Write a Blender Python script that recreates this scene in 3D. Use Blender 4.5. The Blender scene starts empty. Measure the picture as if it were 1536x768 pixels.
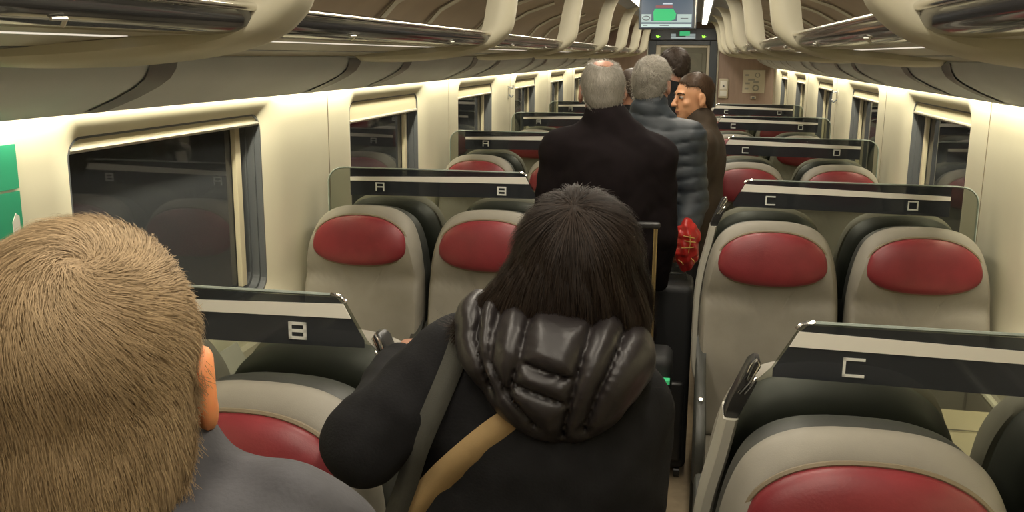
import bpy, bmesh, math, random
import numpy as np
from mathutils import Vector, Matrix

random.seed(7)
RNG = np.random.default_rng(7)
SC = bpy.context.scene
COL = SC.collection
PI = math.pi

# ------------------------------------------------------------------ camera
F_PX = 1401.6
YAW, PITCH, ROLL = math.radians(10.95), math.radians(12.143), math.radians(0.4645)
CAM = Vector((0.2138, 0.0, 1.75))


def cam_axes():
    cy, sy = math.cos(YAW), math.sin(YAW)
    cp, sp = math.cos(PITCH), math.sin(PITCH)
    fwd = Vector((-sy * cp, cy * cp, -sp))
    right = Vector((cy, sy, 0))
    up = right.cross(fwd)
    cr, sr = math.cos(ROLL), math.sin(ROLL)
    return right * cr + up * sr, up * cr - right * sr, fwd


cd = bpy.data.cameras.new('camera')
cam = bpy.data.objects.new('camera', cd)
COL.objects.link(cam)
r_, u_, f_ = cam_axes()
M = Matrix.Identity(4)
for i in range(3):
    M[i][0], M[i][1], M[i][2], M[i][3] = r_[i], u_[i], -f_[i], CAM[i]
cam.matrix_world = M
cd.sensor_width = 36.0
cd.lens = F_PX / 1536 * 36.0
cd.clip_start = 0.05
SC.camera = cam

# ------------------------------------------------------------------ world, exposure, lamps
w = bpy.data.worlds.new('night')
SC.world = w
w.use_nodes = True
w.node_tree.nodes['Background'].inputs['Color'].default_value = (0.02, 0.024, 0.035, 1)
w.node_tree.nodes['Background'].inputs['Strength'].default_value = 0.5
SC.view_settings.view_transform = 'Standard'
SC.view_settings.look = 'None'
SC.view_settings.exposure = 0.0
SC.view_settings.gamma = 1.0
SC.view_settings.use_curve_mapping = False
SC.cycles.use_denoising = True
SC.cycles.max_bounces = 8
SC.cycles.transparent_max_bounces = 24
SC.cycles.sample_clamp_indirect = 4.0

WARM = (1.0, 0.91, 0.68)
WARMW = (1.0, 0.90, 0.74)
CEIL_POWER = 15.0      # ceiling strips, W per 1.87 m
WASH_POWER = 11.5       # wall washers behind the valance, W per bay
RACK_EMIT = 0.8
Y_A, Y_B = -1.2, 13.2     # carriage ends
BAY, P0 = 1.87, 1.565     # bay pitch and first partition


def area(name, loc, rot, sx, sy, power, color):
    l = bpy.data.lights.new(name, 'AREA')
    l.shape = 'RECTANGLE'
    l.size, l.size_y = sx, sy
    l.energy = power
    l.color = color
    o = bpy.data.objects.new(name, l)
    o.location = loc
    o.rotation_euler = rot
    COL.objects.link(o)
    return o


for k in range(-1, 6):
    yc = 0.63 + BAY * (k + 1)
    for s in (-1, 1):
        area('ceiling_strip_light', (s * 0.27, yc, 2.150), (0, 0, 0), 0.06, 1.6, CEIL_POWER / 2, WARMW)
        # washer: aims down and at the wall from behind the valance
        area('wall_wash_light', (s * 1.185, yc, 1.664), (0, s * math.radians(14), 0), 0.02, 1.85, WASH_POWER, WARM)


# ------------------------------------------------------------------ materials
def mat(name, color, rough=0.6, metal=0.0, spec=0.5, var=0.0, vscale=8.0, bump=0.0, bscale=60.0, coat=0.0,
        color2=None, stretch=(1, 1, 1), sss=0.0, sheen=0.0):
    m = bpy.data.materials.new(name)
    m.use_nodes = True
    nt = m.node_tree
    b = nt.nodes['Principled BSDF']
    b.inputs['Base Color'].default_value = (*color, 1)
    b.inputs['Roughness'].default_value = rough
    b.inputs['Metallic'].default_value = metal
    b.inputs['Specular IOR Level'].default_value = spec
    b.inputs['Coat Weight'].default_value = coat
    if sss:
        b.inputs['Subsurface Weight'].default_value = sss
        b.inputs['Subsurface Radius'].default_value = (0.02, 0.008, 0.004)
        b.inputs['Subsurface Scale'].default_value = 0.6
    if sheen:
        b.inputs['Sheen Weight'].default_value = sheen
    tc = nt.nodes.new('ShaderNodeTexCoord')
    mp = nt.nodes.new('ShaderNodeMapping')
    mp.inputs['Scale'].default_value = stretch
    nt.links.new(tc.outputs['Object'], mp.inputs['Vector'])
    if var > 0 or color2 is not None:
        n = nt.nodes.new('ShaderNodeTexNoise')
        n.inputs['Scale'].default_value = vscale
        n.inputs['Detail'].default_value = 5
        nt.links.new(mp.outputs['Vector'], n.inputs['Vector'])
        rmp = nt.nodes.new('ShaderNodeValToRGB')
        c2 = color2 if color2 is not None else tuple(min(1, c * (1 + var)) for c in color)
        c1 = color if color2 is not None else tuple(c * (1 - var) for c in color)
        rmp.color_ramp.elements[0].color = (*c1, 1)
        rmp.color_ramp.elements[1].color = (*c2, 1)
        rmp.color_ramp.elements[0].position = 0.35
        rmp.color_ramp.elements[1].position = 0.65
        nt.links.new(n.outputs['Fac'], rmp.inputs['Fac'])
        nt.links.new(rmp.outputs['Color'], b.inputs['Base Color'])
    if bump > 0:
        n = nt.nodes.new('ShaderNodeTexNoise')
        n.inputs['Scale'].default_value = bscale
        n.inputs['Detail'].default_value = 4
        nt.links.new(mp.outputs['Vector'], n.inputs['Vector'])
        bp = nt.nodes.new('ShaderNodeBump')
        bp.inputs['Strength'].default_value = bump
        bp.inputs['Distance'].default_value = 0.01
        nt.links.new(n.outputs['Fac'], bp.inputs['Height'])
        nt.links.new(bp.outputs['Normal'], b.inputs['Normal'])
    return m


def emit(name, color, strength):
    m = bpy.data.materials.new(name)
    m.use_nodes = True
    b = m.node_tree.nodes['Principled BSDF']
    b.inputs['Base Color'].default_value = (0.02, 0.02, 0.02, 1)
    b.inputs['Emission Color'].default_value = (*color, 1)
    b.inputs['Emission Strength'].default_value = strength
    return m


def thin_glass(name, tint, refl=1.0, diffuse_mix=0.0):
    """thin pane: fresnel reflection over a tinted transparent layer"""
    m = bpy.data.materials.new(name)
    m.use_nodes = True
    nt = m.node_tree
    nt.nodes.clear()
    out = nt.nodes.new('ShaderNodeOutputMaterial')
    mix = nt.nodes.new('ShaderNodeMixShader')
    tr = nt.nodes.new('ShaderNodeBsdfTransparent')
    gl = nt.nodes.new('ShaderNodeBsdfGlossy')
    fr = nt.nodes.new('ShaderNodeFresnel')
    fr.inputs['IOR'].default_value = 1.45
    mul = nt.nodes.new('ShaderNodeMath')
    mul.operation = 'MULTIPLY'
    mul.inputs[1].default_value = refl
    mul.use_clamp = True
    tr.inputs['Color'].default_value = (*tint, 1)
    gl.inputs['Roughness'].default_value = 0.03
    nt.links.new(fr.outputs['Fac'], mul.inputs[0])
    nt.links.new(mul.outputs[0], mix.inputs['Fac'])
    base = tr.outputs[0]
    if diffuse_mix:  # share of a pale diffuse layer over the tinted one
        df = nt.nodes.new('ShaderNodeBsdfDiffuse')
        df.inputs['Color'].default_value = (0.42, 0.46, 0.50, 1)
        m2 = nt.nodes.new('ShaderNodeMixShader')
        m2.inputs['Fac'].default_value = diffuse_mix
        nt.links.new(tr.outputs[0], m2.inputs[1])
        nt.links.new(df.outputs[0], m2.inputs[2])
        base = m2.outputs[0]
    nt.links.new(base, mix.inputs[1])
    nt.links.new(gl.outputs[0], mix.inputs[2])
    nt.links.new(mix.outputs[0], out.inputs['Surface'])
    return m


def hair_mat(name, ca, cb, rough=0.45):
    m = bpy.data.materials.new(name)
    m.use_nodes = True
    nt = m.node_tree
    b = nt.nodes['Principled BSDF']
    b.inputs['Roughness'].default_value = rough
    b.inputs['Specular IOR Level'].default_value = 0.18
    at = nt.nodes.new('ShaderNodeAttribute')
    at.attribute_name = 'tint'
    mx = nt.nodes.new('ShaderNodeMix')
    mx.data_type = 'RGBA'
    mx.inputs['A'].default_value = (*ca, 1)
    mx.inputs['B'].default_value = (*cb, 1)
    nt.links.new(at.outputs['Fac'], mx.inputs['Factor'])
    nt.links.new(mx.outputs['Result'], b.inputs['Base Color'])
    return m


MT = dict(
    wall=mat('cream_panel', (0.73, 0.695, 0.54), 0.5, var=0.03, vscale=3, bump=0.02, bscale=300),
    lower=mat('taupe_lower_panel', (0.33, 0.30, 0.24), 0.6, var=0.05, vscale=6),
    floor=mat('tan_vinyl', (0.42, 0.33, 0.21), 0.55, var=0.08, vscale=20, bump=0.03),
    ceil=mat('grey_ceiling', (0.22, 0.24, 0.26), 0.45, var=0.04, vscale=4),
    cove=mat('brown_rack_back', (0.36, 0.285, 0.195), 0.55, var=0.05, vscale=4),
    rib=mat('cream_rib', (0.50, 0.47, 0.35), 0.42, var=0.03, vscale=6),
    valance=mat('grey_valance', (0.62, 0.66, 0.68), 0.5, var=0.03, vscale=5, bump=0.02, bscale=400),
    strap=mat('dark_joint', (0.20, 0.21, 0.22), 0.35),
    shelf=mat('taupe_shelf', (0.36, 0.33, 0.26), 0.4, var=0.04),
    smoked=mat('smoked_lip', (0.05, 0.05, 0.05), 0.12, spec=0.7, coat=0.3),
    chrome=mat('chrome', (0.80, 0.78, 0.74), 0.14, metal=1.0),
    brushed=mat('brushed_metal', (0.62, 0.60, 0.52), 0.35, metal=0.7),
    blackp=mat('black_plastic', (0.022, 0.022, 0.022), 0.3),
    gasket=mat('dark_gasket', (0.11, 0.12, 0.13), 0.35),
    frame=mat('grey_window_frame', (0.25, 0.27, 0.28), 0.35),
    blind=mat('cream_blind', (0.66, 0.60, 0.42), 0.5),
    redc=mat('red_leather', (0.21, 0.024, 0.030), 0.42, var=0.10, vscale=12, bump=0.05, bscale=220),
    greyc=mat('grey_seat_cloth', (0.265, 0.245, 0.20), 0.6, var=0.05, vscale=14, bump=0.08, bscale=500),
    shell=mat('charcoal_seat_shell', (0.045, 0.047, 0.041), 0.5, var=0.08, vscale=10, bump=0.04, bscale=300),
    post=mat('pale_grey_post', (0.50, 0.48, 0.40), 0.35, var=0.03),
    table=mat('beige_table', (0.62, 0.54, 0.35), 0.5, var=0.05, vscale=10, bump=0.02, bscale=300),
    seam=mat('brown_seam', (0.20, 0.16, 0.10), 0.6),
    paper=mat('grey_paper', (0.36, 0.35, 0.31), 0.7, var=0.03),
    stripe=mat('frosted_stripe', (0.84, 0.81, 0.72), 0.55),
    letter=mat('white_letter', (0.80, 0.80, 0.74), 0.5),
    glass=thin_glass('clear_partition_glass', (0.66, 0.68, 0.64), 0.6),
    band=thin_glass('smoked_band', (0.13, 0.135, 0.18), 0.6, diffuse_mix=0.07),
    topband=thin_glass('smoked_edge', (0.34, 0.35, 0.38), 0.5, diffuse_mix=0.05),
    edge=mat('glass_edge', (0.35, 0.40, 0.36), 0.2),
    pane=thin_glass('window_glass', (0.5, 0.55, 0.58), 1.25, diffuse_mix=0.13),
    endwall=mat('mauve_laminate', (0.30, 0.215, 0.165), 0.5, var=0.08, vscale=6, stretch=(4, 1, 0.6)),
    dark=mat('dark_blue_grey', (0.045, 0.055, 0.065), 0.4),
    beige=mat('beige_plastic', (0.55, 0.50, 0.38), 0.5),
    green=mat('green_sign', (0.03, 0.36, 0.20), 0.5),
    white=mat('white_paint', (0.75, 0.75, 0.68), 0.5),
)


# ------------------------------------------------------------------ object helpers
def link(name, me, m=None, parent=None):
    o = bpy.data.objects.new(name, me)
    COL.objects.link(o)
    if m is not None:
        me.materials.append(m)
    if parent is not None:
        o.parent = parent
    return o


def pymesh(name, vs, fs, m=None, parent=None, smooth=False):
    me = bpy.data.meshes.new(name)
    me.from_pydata([tuple(v) for v in vs], [], [tuple(f) for f in fs])
    me.update()
    bm = bmesh.new()
    bm.from_mesh(me)
    bmesh.ops.recalc_face_normals(bm, faces=bm.faces)
    bm.to_mesh(me)
    bm.free()
    if smooth:
        me.polygons.foreach_set('use_smooth', [True] * len(me.polygons))
    return link(name, me, m, parent)


def empty(name, loc=(0, 0, 0), rz=0.0):
    o = bpy.data.objects.new(name, None)
    o.empty_display_size = 0.05
    o.location = loc
    o.rotation_euler = (0, 0, rz)
    COL.objects.link(o)
    return o


def tag(o, label=None, cat=None, group=None, kind=None):
    if label:
        o['label'] = label
    if cat:
        o['category'] = cat
    if group:
        o['group'] = group
    if kind:
        o['kind'] = kind
    return o


class MB:
    """collects shapes for one mesh"""

    def __init__(s):
        s.bm = bmesh.new()

    def box(s, lo, hi, bevel=0.0, seg=2):
        c = [(a + b) / 2 for a, b in zip(lo, hi)]
        d = [abs(b - a) for a, b in zip(lo, hi)]
        r = bmesh.ops.create_cube(s.bm, size=1.0)
        bmesh.ops.scale(s.bm, vec=d, verts=r['verts'])
        bmesh.ops.translate(s.bm, vec=c, verts=r['verts'])
        if bevel > 0:
            es = list({e for v in r['verts'] for e in v.link_edges})
            bmesh.ops.bevel(s.bm, geom=es, offset=min(bevel, min(d) * 0.49), segments=seg, profile=0.5, affect='EDGES')
        return s

    def tube(s, pts, r, n=10, closed=False, flat=1.0):
        pts = [Vector(p) for p in pts]
        rs = r if isinstance(r, (list, tuple)) else [r] * len(pts)
        rings = []
        prev = None
        for i, p in enumerate(pts):
            a = pts[(i - 1) % len(pts)] if (closed or i > 0) else p
            b = pts[(i + 1) % len(pts)] if (closed or i < len(pts) - 1) else p
            t = (b - a).normalized()
            if prev is None:
                ref = Vector((0, 0, 1)) if abs(t.z) < 0.9 else Vector((1, 0, 0))
                nx = t.cross(ref).normalized()
            else:
                nx = (prev - t * prev.dot(t)).normalized()
            prev = nx
            ny = t.cross(nx)
            rings.append([s.bm.verts.new(p + nx * math.cos(2 * PI * k / n) * rs[i] + ny * math.sin(2 * PI * k / n) * rs[i] * flat)
                          for k in range(n)])
        m = len(rings)
        for i in range(m if closed else m - 1):
            A, B = rings[i], rings[(i + 1) % m]
            for k in range(n):
                s.bm.faces.new((A[k], A[(k + 1) % n], B[(k + 1) % n], B[k]))
        if not closed:
            s.bm.faces.new(rings[0][::-1])
            s.bm.faces.new(rings[-1])
        return s

    def prism(s, poly, axis, a, b):
        """poly of 2-D points extruded along an axis from a to b; axis 0: (y,z) 1: (x,z) 2: (x,y)"""
        def P(p, t):
            if axis == 0:
                return (t, p[0], p[1])
            if axis == 1:
                return (p[0], t, p[1])
            return (p[0], p[1], t)
        A = [s.bm.verts.new(P(p, a)) for p in poly]
        B = [s.bm.verts.new(P(p, b)) for p in poly]
        n = len(poly)
        s.bm.faces.new(A)
        s.bm.faces.new(B[::-1])
        for i in range(n):
            s.bm.faces.new((A[i], B[i], B[(i + 1) % n], A[(i + 1) % n]))
        return s

    def rings(s, rings, cap=True):
        R = [[s.bm.verts.new(p) for p in r] for r in rings]
        for A, B in zip(R[:-1], R[1:]):
            n = len(A)
            for k in range(n):
                s.bm.faces.new((A[k], A[(k + 1) % n], B[(k + 1) % n], B[k]))
        if cap:
            s.bm.faces.new(R[0][::-1])
            s.bm.faces.new(R[-1])
        return s

    def build(s, name, m=None, parent=None, smooth=False):
        bmesh.ops.recalc_face_normals(s.bm, faces=s.bm.faces)
        me = bpy.data.meshes.new(name)
        s.bm.to_mesh(me)
        s.bm.free()
        o = link(name, me, m, parent)
        if smooth:
            me.polygons.foreach_set('use_smooth', [True] * len(me.polygons))
            try:
                me.set_sharp_from_angle(angle=math.radians(42))
            except Exception:
                pass
        return o


def copy_tree(o, parent=None):
    c = o.copy()
    COL.objects.link(c)
    c.parent = parent
    for ch in list(o.children):
        copy_tree(ch, c)
    return c


def rrect(y0, y1, z0, z1, r, n=6):
    pts = []
    for cy, cz, a0 in ((y1 - r, z1 - r, 0), (y0 + r, z1 - r, 90), (y0 + r, z0 + r, 180), (y1 - r, z0 + r, 270)):
        for k in range(n + 1):
            a = math.radians(a0 + 90 * k / n)
            pts.append((cy + r * math.cos(a), cz + r * math.sin(a)))
    return pts


def struct(o):
    o['kind'] = 'structure'
    return o


SIDE = {-1: 'left', 1: 'right'}
ORD = ['first', 'second', 'third', 'fourth', 'fifth', 'sixth', 'seventh', 'eighth']

# ------------------------------------------------------------------ room shell
struct(MB().box((-1.35, Y_A, -0.06), (1.35, Y_B + 2.6, 0.0)).build('floor', MT['floor']))

# ceiling: centre panel; coves are trims
prof = [(-0.46, 2.175), (-0.36, 2.195), (0.0, 2.21), (0.36, 2.195), (0.46, 2.175)]
poly = prof + [(0.46, 2.26), (-0.46, 2.26)]
struct(MB().prism(poly, 1, Y_A, Y_B).build('ceiling', MT['ceil']))
for s in (-1, 1):
    inner = [(0.46, 2.175), (0.62, 2.165), (0.80, 2.13), (0.98, 2.06), (1.12, 1.98), (1.20, 1.90), (1.235, 1.82), (1.24, 1.765)]
    outer = [(x + 0.03, z + 0.03) for x, z in inner]
    poly = [(s * x, z) for x, z in inner + outer[::-1]]
    struct(MB().prism(poly, 1, Y_A, Y_B).build('trim_%d' % (1 if s < 0 else 2), MT['cove'], smooth=True))

WY = [(P0 + 0.415 + BAY * n, P0 + 1.435 + BAY * n) for n in range(6)]   # window openings
NWALL = 1.22


def build_wall(s):
    vs, fs = [], []

    def quad(a, b, c, d):
        i = len(vs)
        vs.extend([a, b, c, d])
        fs.append((i, i + 1, i + 2, i + 3))
    zt, zb = 1.79, 0.79
    X = s * NWALL
    quad((X, Y_A, zb), (X, P0 - 0.01, zb), (X, P0 - 0.01, zt), (X, Y_A, zt))
    yend = P0 - 0.01 + BAY * 6
    quad((X, yend, zb), (X, Y_B, zb), (X, Y_B, zt), (X, yend, zt))
    for n, (y0, y1) in enumerate(WY):
        a, b = P0 - 0.01 + BAY * n, P0 - 0.01 + BAY * (n + 1)
        ring1 = rrect(y0 - 0.10, y1 + 0.13, 0.86, 1.60, 0.09)
        ring2 = rrect(y0, y1, 0.93, 1.548, 0.055)
        cy, cz = (y0 + y1) / 2, (0.86 + 1.585) / 2
        outer = []
        for (py, pz) in ring1:     # project ring1 onto the bay rectangle
            dy, dz = py - cy, pz - cz
            t = 1e9
            if dy > 1e-6: t = min(t, (b - cy) / dy)
            if dy < -1e-6: t = min(t, (a - cy) / dy)
            if dz > 1e-6: t = min(t, (zt - cz) / dz)
            if dz < -1e-6: t = min(t, (zb - cz) / dz)
            outer.append((cy + dy * t, cz + dz * t))
        # snap the closest to corners
        for cyy, czz in ((a, zb), (a, zt), (b, zb), (b, zt)):
            k = min(range(len(outer)), key=lambda i: (outer[i][0] - cyy) ** 2 + (outer[i][1] - czz) ** 2)
            outer[k] = (cyy, czz)
        base = len(vs)
        m = len(ring1)
        mid = [((p[0] * 0.45 + q[0] * 0.55), (p[1] * 0.45 + q[1] * 0.55)) for p, q in zip(ring1, ring2)]
        for ring, x in ((outer, NWALL), (ring1, NWALL), (mid, NWALL + 0.012), (ring2, 1.25)):
            vs.extend([(s * x, p[0], p[1]) for p in ring])
        for j in range(3):
            for k in range(m):
                fs.append((base + j * m + k, base + j * m + (k + 1) % m, base + (j + 1) * m + (k + 1) % m, base + (j + 1) * m + k))
        # shoulder ledge of the moulded panel above the window
    ob = pymesh('wall_' + SIDE[s], vs, fs, MT['wall'], smooth=True)
    try:
        ob.data.set_sharp_from_angle(angle=math.radians(50))
    except Exception:
        pass
    struct(ob)
    # joints between panels
    mb = MB()
    for n in range(7):
        yj = P0 + 0.10 + BAY * n - (0 if n else 0)
        mb.box((s * (NWALL - 0.0015), yj - 0.002, 0.8), (s * (NWALL + 0.001), yj + 0.002, 1.7))
    jo = mb.build('trim_%d' % (3 if s < 0 else 4), MT['seam'])
    struct(jo)
    # lower wall with a ledge
    prof = [(1.235, 0.0), (1.135, 0.0), (1.135, 0.70), (1.145, 0.725), (1.165, 0.735), (1.19, 0.80), (1.235, 0.80)]
    struct(MB().prism([(s * x, z) for x, z in prof], 1, Y_A, Y_B).build('baseboard_' + SIDE[s], MT['lower'], smooth=True))
    struct(MB().tube([(s * 1.142, Y_A + 0.01, 0.727), (s * 1.142, Y_B - 0.01, 0.727)], 0.011, 8).build('trim_%d' % (5 if s < 0 else 6), MT['wall'], smooth=True))


build_wall(-1)
build_wall(1)

wn = 0
for s in (-1, 1):
    for n, (y0, y1) in enumerate(WY):
        wn += 1
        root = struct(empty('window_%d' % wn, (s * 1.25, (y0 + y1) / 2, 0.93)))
        oy = (y0 + y1) / 2
        hy = (y1 - y0) / 2

        def ring(dx, ins, r=0.05):
            return [(s * dx, p[0], p[1]) for p in rrect(-hy + ins, hy - ins, ins, 0.618 - ins, r)]
        mb = MB().rings([ring(0.0, -0.001, .055), ring(0.0, 0.006), ring(0.02, 0.008), ring(0.02, 0.016), ring(0.045, 0.018),
                         ring(0.045, 0.028), ring(0.065, 0.030), ring(0.065, 0.0)], cap=False)
        mb.build('window_frame', MT['gasket'], root)
        # cream upright at the far end, imitating the pillar's reflection in the glass
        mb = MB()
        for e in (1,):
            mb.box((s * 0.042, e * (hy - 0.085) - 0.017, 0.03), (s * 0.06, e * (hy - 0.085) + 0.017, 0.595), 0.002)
        mb.build('pillar_reflection', MT['blind'], root)
        pv = [(s * 0.062, p[0], p[1]) for p in rrect(-hy + 0.02, hy - 0.02, 0.02, 0.60, 0.05)]
        pv2 = [(s * 0.068, p[0], p[1]) for p in rrect(-hy + 0.02, hy - 0.02, 0.02, 0.60, 0.05)]
        MB().rings([pv, pv2]).build('pane', MT['pane'], root)
        # roller blind: cream roll, drop depends on the window, bright bottom bar
        drop = {(-1, 0): -0.006, (-1, 1): 0.05, (-1, 2): 0.03}.get((s, n), 0.03 if s < 0 else 0.015)
        MB().box((s * 0.006, -hy + 0.002, 0.58 - drop), (s * 0.010, hy - 0.002, 0.622)).build('blind', MT['blind'], root)
        MB().tube([(s * 0.006, -hy + 0.012, 0.58 - drop), (s * 0.006, hy - 0.012, 0.58 - drop)], 0.008, 8).build(
            'blind_bar', MT['brushed'], root, smooth=True)

# valance (trim) with the slim dark joint strips, wall washer strip behind it
vp = [(0.985, 1.738), (0.990, 1.715), (1.004, 1.694), (1.03, 1.674), (1.08, 1.648), (1.13, 1.627), (1.160, 1.614), (1.166, 1.610)]
for s in (-1, 1):
    back = [(x + 0.012, z + 0.012) for x, z in vp]
    poly = [(s * x, z) for x, z in vp + back[::-1]]
    va = struct(MB().prism(poly, 1, Y_A, Y_B).build('trim_%d' % (7 if s < 0 else 8), MT['valance'], smooth=True))
    struct(MB().prism([(s * x, z) for x, z in [(0.985, 1.742), (1.24, 1.77), (1.24, 1.785), (0.985, 1.757)]], 1, Y_A, Y_B).build(
        'trim_%d' % (9 if s < 0 else 10), MT['wall']))
    for n in range(-1, 6):
        for yj, lean in ((P0 + 0.42 + BAY * n, -1), (P0 + 1.66 + BAY * n, 1)):
            if yj < 0.2 or yj > Y_B - 0.3:
                continue
            A, B = [], []
            vpx = vp[:-1]
            for i, (x, z) in enumerate(vpx):
                t = i / (len(vpx) - 1)
                sh = -0.03 * max(0, t - 0.35)
                for arr, dy in ((A, -0.06), (B, 0.06)):
                    arr.append((s * (x - 0.0035), yj + sh + dy * (1 - 0.35 * t), z - 0.0035))
            k = len(A)
            vs = A + B
            fs = [(i, i + 1, k + i + 1, k + i) for i in range(k - 1)]
            pymesh('joint_strip', vs, fs, MT['strap'], va, smooth=True)
    # visible light fitting behind the valance
    for n in range(-1, 6):
        yc = P0 + 0.935 + BAY * n
        o = MB().box((s * 1.192, yc - 0.90, 1.672), (s * 1.206, yc + 0.90, 1.680)).build('light_strip', emit('wash_strip', WARM, 5.0))
        tag(o, '%s warm wall-wash light strip from the camera, hidden behind the %s valance' % (ORD[n + 1], SIDE[s]), 'light',
            'wall wash lights')

# end wall
yE = Y_B
vs, fs = [], []
mb = MB()
for x0, x1, z0, z1 in ((-1.3, -0.46, 0, 2.2), (0.46, 1.3, 0, 2.2), (-0.46, 0.46, 1.96, 2.2)):
    mb.box((x0, yE, z0), (x1, yE + 0.06, z1))
struct(mb.build('wall_far', MT['endwall']))
struct(MB().box((-1.4, Y_A - 0.06, 0), (1.4, Y_A, 2.2)).build('wall_near', MT['beige']))
# door: frame, dark surround, glass
dr = struct(empty('door_1', (0, yE, 0)))
mb = MB()
for x0, x1, z0, z1 in ((-0.46, -0.36, 0, 1.96), (0.36, 0.46, 0, 1.96), (-0.36, 0.36, 1.90, 1.96)):
    mb.box((x0, -0.03, z0), (x1, 0.05, z1), 0.004)
mb.build('door_surround', MT['dark'], dr)
mb = MB()
for x0, x1, z0, z1 in ((-0.36, -0.30, 0, 1.90), (0.325, 0.36, 0, 1.90), (-0.30, 0.325, 1.865, 1.90), (-0.30, 0.325, 0, 0.25)):
    mb.box((x0, 0.0, z0), (x1, 0.04, z1), 0.006)
mb.build('door_frame', MT['beige'], dr)
MB().box((-0.30, 0.012, 0.25), (0.325, 0.02, 1.865)).build('door_glass', thin_glass('door_glass', (0.75, 0.78, 0.76), 0.8), dr)
MB().tube([(-0.475, -0.012, 0.0), (-0.475, -0.012, 1.93)], 0.012, 8).tube([(0.475, -0.012, 0.0), (0.475, -0.012, 1.93)], 0.012, 8).build(
    'door_trim', MT['brushed'], dr, smooth=True)
# vestibule seen through the door
yv = yE + 0.07
struct(MB().box((-0.9, yE + 2.4, 0), (0.9, yE + 2.46, 2.2)).build('wall_vestibule_end', MT['beige']))
struct(MB().box((-0.75, yv, 0), (-0.70, yE + 2.4, 2.2)).build('wall_vestibule_left', MT['lower']))
struct(MB().box((0.70, yv, 0), (0.75, yE + 2.4, 2.2)).build('wall_vestibule_right', MT['lower']))
struct(MB().box((-0.9, yv, 2.14), (0.9, yE + 2.4, 2.2)).build('ceiling_vestibule', MT['beige']))
vd = struct(empty('door_2', (0.10, yE + 2.36, 0)))
MB().box((-0.30, -0.02, 0), (0.24, 0.0, 1.90), 0.01).build('door_leaf', MT['lower'], vd)
MB().box((-0.17, -0.03, 1.1), (0.17, -0.022, 1.8), 0.01).build('door_glass', MT['lower'], vd)
area('vestibule_light', (0, yE + 1.2, 2.12), (0, 0, 0), 0.3, 0.3, 16.0, WARMW)
o = MB().tube([(0.0, 0, 0), (0, 0, 0.02)], 0.05, 20).build('vestibule_downlight', emit('downlight', (1, 0.9, 0.7), 4.0))
o.location = (-0.12, yE + 1.0, 2.115)
tag(o, 'small round downlight in the vestibule ceiling beyond the end door', 'light')

# sign board over the door
sb = empty('door_sign', (0, yE - 0.045, 1.965))
tag(sb, 'dark sign board over the end door with two green glowing symbols and a painted reflection of the passenger screen', 'sign')
MB().box((-0.44, -0.02, 0.0), (0.44, 0.04, 0.155), 0.006).build('board', MT['dark'], sb)
grn = emit('green_led', (0.35, 1.0, 0.05), 2.2)
for x in (-0.335, 0.275):
    mb = MB()
    mb.prism([(x - 0.03, 0.062), (x - 0.02, 0.03), (x + 0.005, 0.03), (x + 0.03, 0.045), (x + 0.005, 0.05), (x + 0.012, 0.07), (x - 0.004, 0.052)],
             1, -0.026, -0.022)
    mb.build('symbol', grn, sb)
MB().box((-0.165, -0.024, 0.02), (0.16, -0.021, 0.036)).build('reflection_bar', emit('refl_w', (0.55, 0.65, 0.62), 0.7), sb)  # glowing pieces from here paint the passenger screen's reflection on the board
for a, b in ((-0.165, -0.10), (0.03, 0.16)):
    MB().box((a, -0.024, 0.045), (b, -0.021, 0.082)).build('reflection_panel', emit('refl_w2', (0.5, 0.6, 0.58), 0.5), sb)
MB().box((-0.05, -0.0245, 0.055), (0.085, -0.0215, 0.115)).build('reflection_map', emit('refl_g', (0.05, 0.55, 0.2), 0.8), sb)

# safety notice, intercom, small plate on the end wall
nt_ = empty('safety_notice', (0.96, yE - 0.002, 1.27))
tag(nt_, 'pale square safety notice with round pictograms on the brown end wall', 'sign')
MB().box((-0.145, -0.012, 0), (0.145, 0, 0.31), 0.01).build('plate', MT['beige'], nt_)
gp = mat('grey_print', (0.30, 0.29, 0.25), 0.6)
for cx, cz, rr_, tt in ((0.045, 0.24, 0.028, 0.006), (0.03, 0.07, 0.036, 0.010)):
    MB().tube([(cx + rr_ * math.cos(a * PI / 8), -0.013, cz + rr_ * math.sin(a * PI / 8)) for a in range(16)], tt, 6, closed=True).build('round_pictogram', gp, nt_, smooth=True)
for k, (x, z, ww) in enumerate(((-0.09, 0.24, 0.05), (-0.03, 0.18, 0.09), (-0.08, 0.13, 0.06), (0.03, 0.15, 0.07), (-0.09, 0.06, 0.05))):
    MB().box((x - ww / 2, -0.015, z - 0.012), (x + ww / 2, -0.011, z + 0.012)).build('pictogram', gp, nt_)
ic = empty('intercom', (0.565, yE - 0.002, 1.195))
tag(ic, 'pale upright intercom handset box beside the end door', 'intercom')
MB().box((-0.065, -0.035, 0), (0.065, 0, 0.265), 0.03, 4).build('housing', MT['beige'], ic, smooth=True)
MB().box((-0.045, -0.042, 0.03), (0.045, -0.03, 0.105), 0.012, 3).build('button_pad', MT['white'], ic, smooth=True)
MB().box((-0.045, -0.042, 0.12), (0.045, -0.03, 0.235), 0.012, 3).build('speaker_cover', MT['stripe'], ic, smooth=True)
MB().tube([(0, -0.046, 0.165), (0, -0.03, 0.165)], 0.013, 12).build('button', MT['gasket'], ic)
pl = empty('wall_plate', (0.965, yE - 0.002, 1.21))
tag(pl, 'small pale oval plate below the safety notice on the end wall', 'plate')
MB().tube([(-0.035, -0.008, 0), (0.035, -0.008, 0)], [0.022, 0.022], 12).build('plate', MT['beige'], pl, smooth=True)
MB().box((-0.018, -0.034, -0.010), (0.018, -0.028, 0.010), 0.003).build('latch', MT['gasket'], pl)

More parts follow.
